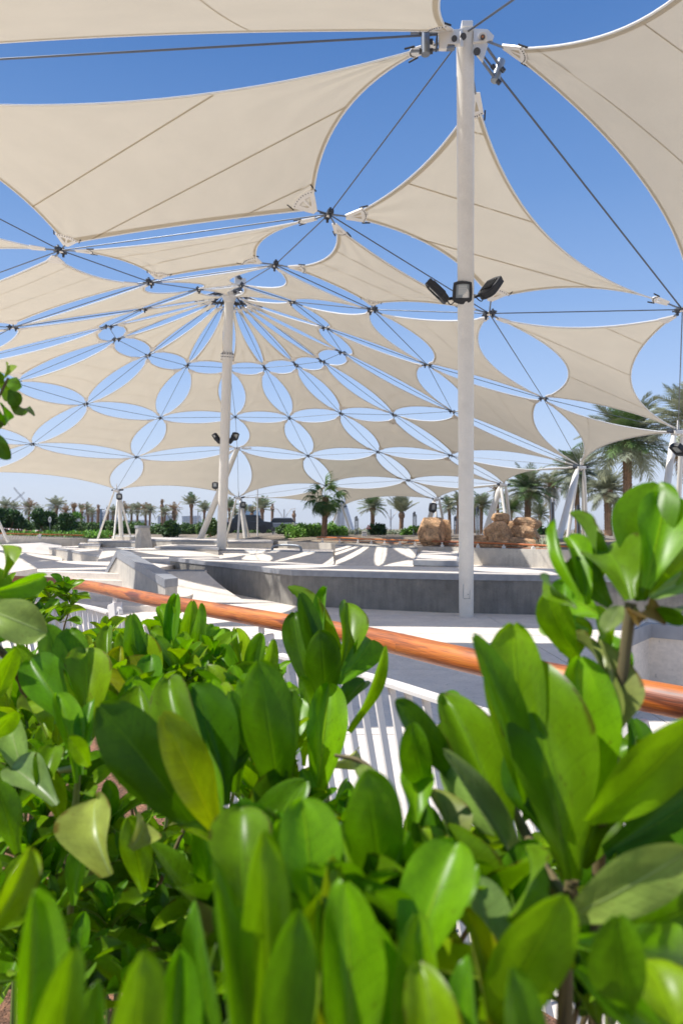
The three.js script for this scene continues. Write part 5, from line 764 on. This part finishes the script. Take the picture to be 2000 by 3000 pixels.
H('centre', [
  [738, 1600, 690, 1362, 1.07, 1.07, 66, .25, 'dark', 0], [748, 1595, 716, 1328, 1.09, 1.10, 62, .8, 'mid', 4], [752, 1600, 744, 1345, 1.06, 1.05, 54, -.5, 'mid', 2], [748, 1622, 738, 1458, 1.02, .98, 92, .1, 'dark', 3], [778, 1550, 816, 1370, 1.03, 1.0, 70, .35, 'mid', 1], [775, 1570, 862, 1468, 1.01, .96, 76, .2, 'mid', 5], [800, 1680, 888, 1492, 1.0, .97, 56, .6, 'bright', 0], [722, 1600, 662, 1405, 1.09, 1.12, 62, -.5, 'dark', 3], [722, 1860, 752, 1566, .92, .88, 96, .15, 'bright', 2], [745, 1760, 842, 1730, .95, .92, 40, .4, 'pale', 1], [770, 1640, 836, 1560, 1.04, 1.02, 60, -.4, 'dark', 2], [720, 1650, 690, 1560, 1.05, 1.02, 56, .4, 'mid', 0], [700, 1690, 660, 1600, 1.0, .97, 50, .2, 'mid', 4], [740, 1880, 800, 1790, .9, .88, 44, .6, 'mid', 2], [735, 1900, 790, 1830, .9, .86, 40, -.3, 'dark', 0], [700, 1760, 720, 1650, .98, .97, 52, -.6, 'bright', 5],
]);
H('left', [
  [640, 1850, 600, 1528, .70, .68, 136, .12, 'mid', 3], [668, 1800, 655, 1590, .74, .73, 76, -.5, 'dark', 0], [500, 1875, 372, 1538, .66, .62, 128, -.25, 'mid', 1], [520, 1850, 440, 1570, .70, .68, 120, .4, 'dark', 2], [498, 1912, 372, 1655, .60, .56, 120, .2, 'yellow', 0], [420, 1860, 285, 1570, .72, .72, 100, -.4, 'mid', 4], [450, 1905, 240, 1625, .64, .60, 158, .15, 'dark', 3], [525, 1900, 470, 1700, .62, .60, 100, -.7, 'bright', 5], [190, 1690, 62, 1515, .86, .84, 104, .1, 'mid', 2], [195, 1700, 208, 1470, .86, .83, 110, .05, 'bright', 1], [200, 1650, 150, 1440, .92, .94, 84, -.3, 'mid', 3], [150, 1640, 104, 1432, .94, .95, 94, .3, 'mid', 0], [110, 1700, 62, 1590, .86, .84, 62, .6, 'bright', 4], [175, 1800, 130, 1590, .80, .78, 60, .4, 'bright', 2], [190, 1780, 216, 1600, .80, .79, 54, -.5, 'mid', 5], [205, 1760, 160, 1700, .78, .75, 50, .2, 'bright', 0], [255, 2010, 190, 1815, .66, .64, 128, -.4, 'pale', 4, 1.3], [300, 1950, 350, 1880, .68, .66, 84, .3, 'pale', 1], [560, 1730, 500, 1560, .86, .86, 78, -.2, 'bright', 1], [545, 1720, 560, 1570, .84, .82, 70, .5, 'mid', 3], [280, 1720, 305, 1555, .9, .9, 80, .2, 'mid', 0], [590, 1940, 610, 1800, .62, .6, 72, .2, 'bright', 4], [470, 1840, 560, 1640, .76, .76, 92, .5, 'dark', 5], [130, 1850, 20, 1760, .78, .74, 92, .4, 'grey', 2], [90, 1830, 130, 1700, .8, .79, 70, -.2, 'mid', 1],
]);
H('mid', [
  [350, 1660, 322, 1430, 1.1, 1.12, 58, .3, 'bright', 1], [395, 1560, 402, 1362, 1.3, 1.3, 44, -.2, 'mid', 2], [405, 1565, 372, 1385, 1.3, 1.3, 46, .4, 'bright', 5], [415, 1560, 440, 1380, 1.3, 1.3, 46, .1, 'bright', 0], [425, 1560, 472, 1390, 1.28, 1.28, 48, .5, 'mid', 3], [430, 1570, 505, 1440, 1.27, 1.25, 56, -.2, 'bright', 2], [400, 1570, 350, 1420, 1.28, 1.27, 50, .2, 'mid', 4], [560, 1640, 552, 1430, 1.2, 1.2, 46, .2, 'bright', 1], [575, 1640, 590, 1455, 1.2, 1.2, 44, -.4, 'mid', 3], [585, 1640, 628, 1470, 1.18, 1.18, 48, .3, 'bright', 0], [560, 1650, 505, 1480, 1.18, 1.16, 54, .1, 'mid', 5], [300, 1640, 280, 1450, 1.2, 1.22, 56, .2, 'bright', 3], [265, 1620, 240, 1425, 1.25, 1.25, 54, -.3, 'mid', 1], [320, 1650, 300, 1410, 1.15, 1.15, 62, .1, 'mid', 0], [620, 1760, 690, 1600, .95, .94, 60, .3, 'bright', 2], [610, 1750, 640, 1580, .98, .98, 62, -.2, 'mid', 4], [330, 1780, 310, 1560, .85, .86, 70, .3, 'bright', 5], [520, 1820, 480, 1560, .80, .80, 84, -.2, 'bright', 2], [540, 1820, 530, 1590, .78, .78, 80, .4, 'mid', 0], [90, 1620, 40, 1480, 1.0, 1.0, 62, .2, 'bright', 3], [20, 1620, -10, 1500, .95, .95, 50, .3, 'bright', 1], [120, 1680, 92, 1530, .95, .95, 62, -.3, 'bright', 2], [280, 1800, 250, 1640, .82, .82, 66, .2, 'mid', 1], [60, 1800, 20, 1640, .85, .85, 70, -.2, 'pale', 5], [140, 1900, 90, 1740, .8, .8, 70, .3, 'bright', 4], [40, 1960, -10, 1800, .75, .75, 76, .2, 'mid', 0], [330, 2050, 300, 1880, .75, .75, 80, .2, 'bright', 3], [170, 2080, 190, 1930, .8, .8, 60, -.3, 'bright', 2],
]);
ros('mid', [[590, 1830, .92, 0, .1, .09, 9], [650, 1850, .95, .1, .1, .09, 9], [560, 1770, 1.0, 0, .1, .085, 9], [700, 1900, .9, .1, .1, .085, 8], [790, 1960, .85, .1, .1, .085, 8], [960, 1990, .8, .1, .1, .085, 8], [840, 1990, .82, 0, .1, .08, 8], [300, 1540, 1.4, 0, .1, .08, 9], [200, 1530, 1.5, 0, .1, .08, 9], [140, 1500, 1.6, 0, .1, .08, 9], [240, 1470, 1.75, .1, .1, .075, 9]], 6100, ['bright', 'mid', 'bright', 'yellow'], { out: .8, in: .08 });
ros('low', [[30, 1840, .95, -.1, .2, .075, 9], [110, 1780, 1.0, 0, .2, .075, 9], [180, 1830, .98, .1, .2, .07, 9], [70, 1980, .9, 0, .2, .075, 9], [250, 1900, 1.0, .1, .2, .075, 9], [330, 2010, 1.0, 0, .2, .075, 9], [420, 2060, 1.0, .1, .2, .075, 9], [130, 2110, .85, 0, .2, .07, 9], [250, 2130, .9, 0, .2, .075, 9], [370, 2170, .9, 0, .2, .075, 9], [60, 2230, .8, 0, .2, .07, 9], [180, 2240, .8, .1, .2, .07, 9], [300, 2290, .8, 0, .2, .07, 9], [410, 2300, .78, 0, .2, .07, 9], [60, 1720, 1.1, 0, .2, .075, 9], [-10, 2080, .8, 0, .2, .07, 9]], 5200, ['mid', 'bright', 'mid', 'dark'], { out: 1.0, stem: false });
H('near', [
  [524, 2590, 505, 2010, .40, .38, 108, .45, 'mid', 0], [612, 2570, 612, 1955, .41, .39, 134, .1, 'bright', 3], [560, 2080, 560, 1842, .47, .45, 158, -.1, 'mid', 1], [720, 2130, 688, 1832, .46, .44, 150, .3, 'bright', 2], [658, 2620, 668, 2140, .37, .35, 126, -.2, 'mid', 3], [799, 2610, 802, 2025, .38, .36, 148, .2, 'bright', 5], [1004, 2610, 985, 2215, .35, .33, 134, .2, 'bright', 1], [14, 2610, 82, 2040, .36, .34, 109, .5, 'bright', 2], [112, 2630, 148, 2205, .34, .33, 109, -.2, 'bright', 0], [291, 2620, 330, 2225, .33, .32, 134, .1, 'bright', 3], [-30, 2150, 95, 1950, .44, .42, 84, .3, 'bright', 4], [906, 2630, 880, 2150, .40, .39, 101, -.5, 'dark', 4], [740, 2350, 740, 2080, .44, .43, 110, .6, 'dark', 0], [1082, 2620, 1075, 2200, .37, .36, 109, -.4, 'mid', 5], [431, 2610, 470, 2150, .44, .43, 76, -.6, 'dark', 1], [560, 2300, 520, 2060, .46, .46, 100, .3, 'dark', 5], [1242, 2620, 1190, 2260, .36, .35, 118, .2, 'mid', 3], [960, 2300, 900, 2090, .46, .45, 110, .4, 'dark', 2],
  [620, 2600, 560, 2120, .40, .41, 96, .7, 'bright', 1], [700, 2620, 706, 2090, .40, .40, 104, -.4, 'bright', 4], [860, 2620, 842, 2110, .40, .40, 104, .5, 'bright', 2], [740, 2560, 772, 2000, .44, .44, 100, .2, 'yellow', 3], [520, 2560, 448, 2075, .43, .44, 92, -.3, 'mid', 5], [1010, 2600, 938, 2120, .41, .41, 110, -.3, 'bright', 0], [1150, 2620, 1120, 2120, .40, .40, 110, .4, 'yellow', 4], [640, 2240, 640, 1880, .48, .48, 110, .4, 'bright', 2], [540, 2240, 610, 1905, .48, .48, 90, -.6, 'mid', 1], [900, 2210, 890, 1880, .5, .5, 96, .6, 'bright', 5], [800, 2200, 742, 1905, .5, .5, 84, -.4, 'mid', 0], [380, 2600, 410, 2180, .40, .40, 100, .2, 'mid', 2], [200, 2620, 230, 2260, .37, .37, 100, -.3, 'bright', 5]]);
H('back', [
  [-40, 1362, 108, 1322, .86, .80, 52, .5, 'bright', 2], [-40, 1395, 92, 1445, .84, .80, 104, -.1, 'pale', 3], [8, 1330, 22, 1236, .90, .88, 40, .5, 'bright', 1], [25, 1420, -20, 1300, .92, .92, 60, .3, 'mid', 0], [-30, 1480, 60, 1400, .95, .95, 70, .3, 'mid', 5], [-20, 1620, 34, 1500, .9, .88, 50, .1, 'bright', 3], [-30, 1700, 30, 1640, .86, .84, 60, .4, 'bright', 0],
]);
// stems that show
stemTo(SH.tall, [at(1370 * S, 2300 * S, .66).setY(SOIL), at(1372 * S, 2000 * S, .64), at(1402 * S, 1760 * S, .625), at(1432 * S, 1520 * S, .62), at(1448 * S, 1385 * S, .62)], .008, .0058);
stemTo(SH.right, [at(1290 * S, 2330 * S, .56).setY(SOIL), at(1300 * S, 2150 * S, .55), at(1312 * S, 2020 * S, .555)], .009, .006);
stemTo(SH.right, [at(1300 * S, 2080 * S, .56), at(1215 * S, 1930 * S, .62), at(1150 * S, 1800 * S, .66)], .006, .004);
stemTo(SH.right, [at(1270 * S, 2200 * S, .55), at(1330 * S, 2110 * S, .51), at(1420 * S, 2100 * S, .5)], .006, .003);
stemTo(SH.centre, [at(760 * S, 2250 * S, 1.0).setY(SOIL), at(760 * S, 1950 * S, 1.0), at(742 * S, 1760 * S, 1.02), at(742 * S, 1610 * S, 1.05)], .008, .0045, M.stemGreen);
stemTo(SH.right, [at(890 * S, 1815 * S, .72), at(830 * S, 1750 * S, .74), at(770 * S, 1735 * S, .76)], .004, .002, M.stem);
stemTo(SH.left, [at(480 * S, 2350 * S, .75).setY(SOIL), at(520 * S, 2100 * S, .68), at(500 * S, 1890 * S, .66)], .009, .005, M.stemGreen);
stemTo(SH.left, [at(-20 * S, 1778 * S, .95), at(90 * S, 1776 * S, .93), at(200 * S, 1760 * S, .9)], .005, .004, M.stemGreen);
stemTo(SH.left, [at(150 * S, 2200 * S, .95).setY(SOIL), at(170 * S, 1900 * S, .9), at(190 * S, 1690 * S, .87)], .008, .004, M.stemGreen);
stemTo(SH.back, [at(-10 * S, 1480 * S, .95), at(30 * S, 1530 * S, .97), at(60 * S, 1600 * S, 1.0)], .005, .004, M.stem);
// rosettes: x, y, depth, tilt, leaf length, count
const UP = V3(0, 1, 0);
function ros(k, list, seed, mats, o) { list.forEach(([x, y, d, tx, tz, len, n], i) => rosette(SH[k], at(x * S, y * S, d), V3(tx, 1, tz), len, n, seed + i * 7, mats, o)); }
const GREEN = ['mid', 'mid', 'bright', 'dark'];
ros('back', [[70, 1395, 1.9, -.1, .2, .075, 12], [112, 1372, 2.0, .1, .2, .07, 11], [150, 1362, 2.0, .25, .2, .07, 11], [30, 1400, 1.8, -.2, .3, .08, 11], [95, 1430, 1.8, 0, .4, .075, 11], [140, 1420, 1.9, .3, .3, .07, 10], [60, 1450, 1.7, -.1, .3, .08, 11], [165, 1385, 2.05, .4, .1, .06, 9], [15, 1365, 1.8, -.3, .1, .08, 11]], 300, ['mid', 'bright', 'dark', 'mid'], { out: 1.15 });
ros('left', [[390, 1500, 1.5, 0, .3, .085, 13], [425, 1475, 1.55, .2, .2, .085, 12], [470, 1500, 1.5, .35, .2, .085, 11], [340, 1530, 1.4, -.2, .3, .085, 12], [285, 1520, 1.5, -.1, .2, .08, 11], [235, 1500, 1.6, .1, .3, .08, 11], [560, 1560, 1.35, .2, .2, .085, 12], [520, 1545, 1.4, .1, .3, .08, 11], [605, 1590, 1.3, .3, .2, .08, 11], [455, 1580, 1.2, -.1, .3, .08, 12], [180, 1540, 1.5, 0, .3, .08, 11], [640, 1640, 1.2, .2, .2, .07, 9], [500, 1650, 1.05, 0, .4, .085, 11], [390, 1600, 1.15, -.1, .3, .09, 11]], 500, GREEN, { out: 1.1 });
ros('inner', [[60, 1560, 1.4, -.1, .3, .085, 12], [20, 1640, 1.3, 0, .4, .085, 12], [90, 1660, 1.25, .1, .3, .085, 12], [140, 1760, 1.2, .1, .5, .09, 12], [40, 1780, 1.15, -.2, .4, .09, 13], [100, 1880, 1.05, 0, .5, .085, 12], [20, 1900, 1.0, -.2, .5, .085, 12], [190, 1900, 1.1, .2, .4, .08, 11], [280, 1960, 1.15, .1, .4, .085, 12], [360, 1980, 1.2, 0, .4, .09, 12], [430, 1990, 1.15, .1, .4, .085, 11], [120, 2010, 1.0, 0, .5, .085, 12], [220, 2060, 1.05, .2, .5, .08, 12], [320, 2080, 1.1, .1, .5, .09, 12], [400, 2110, 1.1, .1, .4, .09, 12], [60, 2110, .95, -.2, .5, .08, 12], [160, 2150, 1.0, .1, .6, .085, 12], [270, 2180, 1.05, 0, .5, .09, 12], [370, 2220, 1.1, .2, .5, .09, 11], [200, 2260, 1.0, .2, .5, .09, 11]], 800, ['mid', 'mid', 'bright', 'mid', 'bright', 'grey'], { out: 1.45 });
{ const R = rng(61), l = []; for (let i = 0; i < 24; i++) l.push([lerp(-80, 560, R()), lerp(1700, 2340, R()), lerp(1.3, 2.1, R()), R() * .4 - .2, .4, .085, 10]); ros('inner', l.slice(0, 4), 2100, ['mid', 'bright'], { out: 1.5 }); SH.deep = thing('scaevola_shrub', 'shrub in deep shade behind the lower left leaves', 'shrub', at(250 * S, 1800 * S, 1.7).setY(SOIL), 'broad leaved shrubs in the foreground bed'); ros('deep', l, 2300, ['mid', 'bright', 'mid'], { out: 1.5 }); }
ros('mid', [[330, 1640, 1.0, -.1, .1, .1, 9], [260, 1600, 1.1, .1, .1, .09, 9], [420, 1560, 1.15, 0, .1, .09, 9], [540, 1640, 1.0, .1, .1, .095, 9], [600, 1680, 1.0, .1, .1, .09, 9], [480, 1540, 1.25, 0, .1, .085, 9], [575, 1550, 1.3, .1, .1, .08, 9], [370, 1480, 1.45, -.1, .1, .085, 9], [300, 1490, 1.5, 0, .1, .08, 9], [650, 1760, .95, .1, .1, .09, 8], [120, 1580, 1.15, -.1, .1, .09, 9], [60, 1640, 1.1, -.1, .1, .09, 9]], 3300, ['bright', 'mid', 'bright', 'yellow', 'mid'], { out: .75, in: .08 });
ros('near', [[580, 2020, .62, 0, .1, .1, 8], [700, 2110, .64, 0, .1, .1, 8], [860, 2110, .64, 0, .1, .1, 8], [1000, 2120, .6, 0, .1, .1, 8], [1120, 2160, .56, 0, .1, .1, 8], [480, 2150, .62, 0, .1, .1, 8], [660, 2080, .56, 0, .1, .1, 8], [800, 2180, .5, 0, .1, .1, 8], [930, 2240, .48, 0, .1, .1, 8]], 3600, ['bright', 'mid', 'mid', 'dark'], { out: .7, in: .08, fine: 1 });
ros('near', [[470, 2080, .9, 0, .5, .09, 11], [450, 2240, .85, .1, .5, .09, 11], [520, 2320, .7, 0, .5, .09, 10], [690, 2250, .62, .1, .4, .09, 10], [860, 2280, .60, .1, .4, .09, 10], [980, 2350, .55, .1, .4, .09, 10], [640, 2080, .75, .1, .4, .09, 10], [780, 2170, .72, .1, .4, .09, 10], [570, 1990, .85, -.1, .4, .085, 10], [690, 2080, .9, .1, .3, .085, 9]], 1100, ['mid', 'bright', 'mid', 'dark'], { out: 1.2 });
ros('right', [[1100, 2150, .72, 0, .3, .09, 10], [1230, 2180, .75, .1, .3, .09, 11], [1400, 2120, .75, .2, .3, .10, 11], [1520, 2060, .8, .3, .3, .10, 11], [1500, 1900, .78, .3, .2, .10, 11], [1540, 2260, .66, .3, .3, .09, 10], [1330, 2290, .62, .1, .3, .09, 10], [1080, 2030, .75, -.1, .3, .09, 9], [1220, 2040, .8, .1, .2, .09, 10], [1450, 1800, .8, .4, .2, .09, 9], [1340, 1800, .85, .1, .2, .10, 9], [930, 2060, .78, 0, .3, .085, 9], [1560, 1880, .8, .4, .2, .1, 9]], 1400, ['mid', 'bright', 'mid', 'dark'], { out: 1.2 });
{ // leafy branch reaching in from the left, higher up
  const d = .95, t = thing('tree_branch', 'dark leafed branch reaching in from the left edge before the sails', 'tree', at(-60 * S, 1000 * S, d).setY(0)); SH.branch = t;
  stemTo(t, [at(-150 * S, 2200 * S, d + .15).setY(0), at(-140 * S, 1500 * S, d + .1), at(-70 * S, 1050 * S, d + .03), at(-20 * S, 920 * S, d), at(14 * S, 890 * S, d), at(20 * S, 868 * S, d)], .012, .002);
  H('branch', [[-4, 862, 40, 925, d, d, 36, .3, 'dark', 1], [10, 868, 20, 836, d, d, 24, .4, 'yellow', 2], [18, 878, 44, 885, d, d - .02, 34, -.2, 'mid', 3], [22, 895, 46, 930, d, d, 40, .1, 'dark', 0], [20, 915, 74, 958, d, d - .02, 34, .5, 'dark', 4], [-14, 920, 6, 978, d, d, 34, .2, 'dark', 2], [0, 925, 22, 975, d, d, 26, -.5, 'dark', 5], [-30, 985, 18, 1048, d, d - .02, 44, .2, 'dark', 3], [-10, 850, 6, 880, d, d, 30, .2, 'mid', 0], [-30, 940, -2, 1000, d, d, 36, -.3, 'dark', 1]]);
}
{ // fallen leaves on the bed
  const R = rng(77); for (let i = 0; i < 26; i++) { const x = lerp(-1.3, .4, R()), z = lerp(-.55, -1.5, R()), m = mesh('fallen_leaf', leafShape(i % 6), LM.dry[i % 3]); m.position.set(x, SOIL + .05, z); m.quaternion.setFromEuler(new THREE.Euler(-1.4 + R() * .4, R() * 6, R() * .5, 'YXZ')); m.scale.set(.035, .08, .06); tag(m, 'dry brown leaf fallen on the soil under the shrubs', 'leaf', 'dry leaves on the planting bed'); }
}

renderer.render(scene, camera);
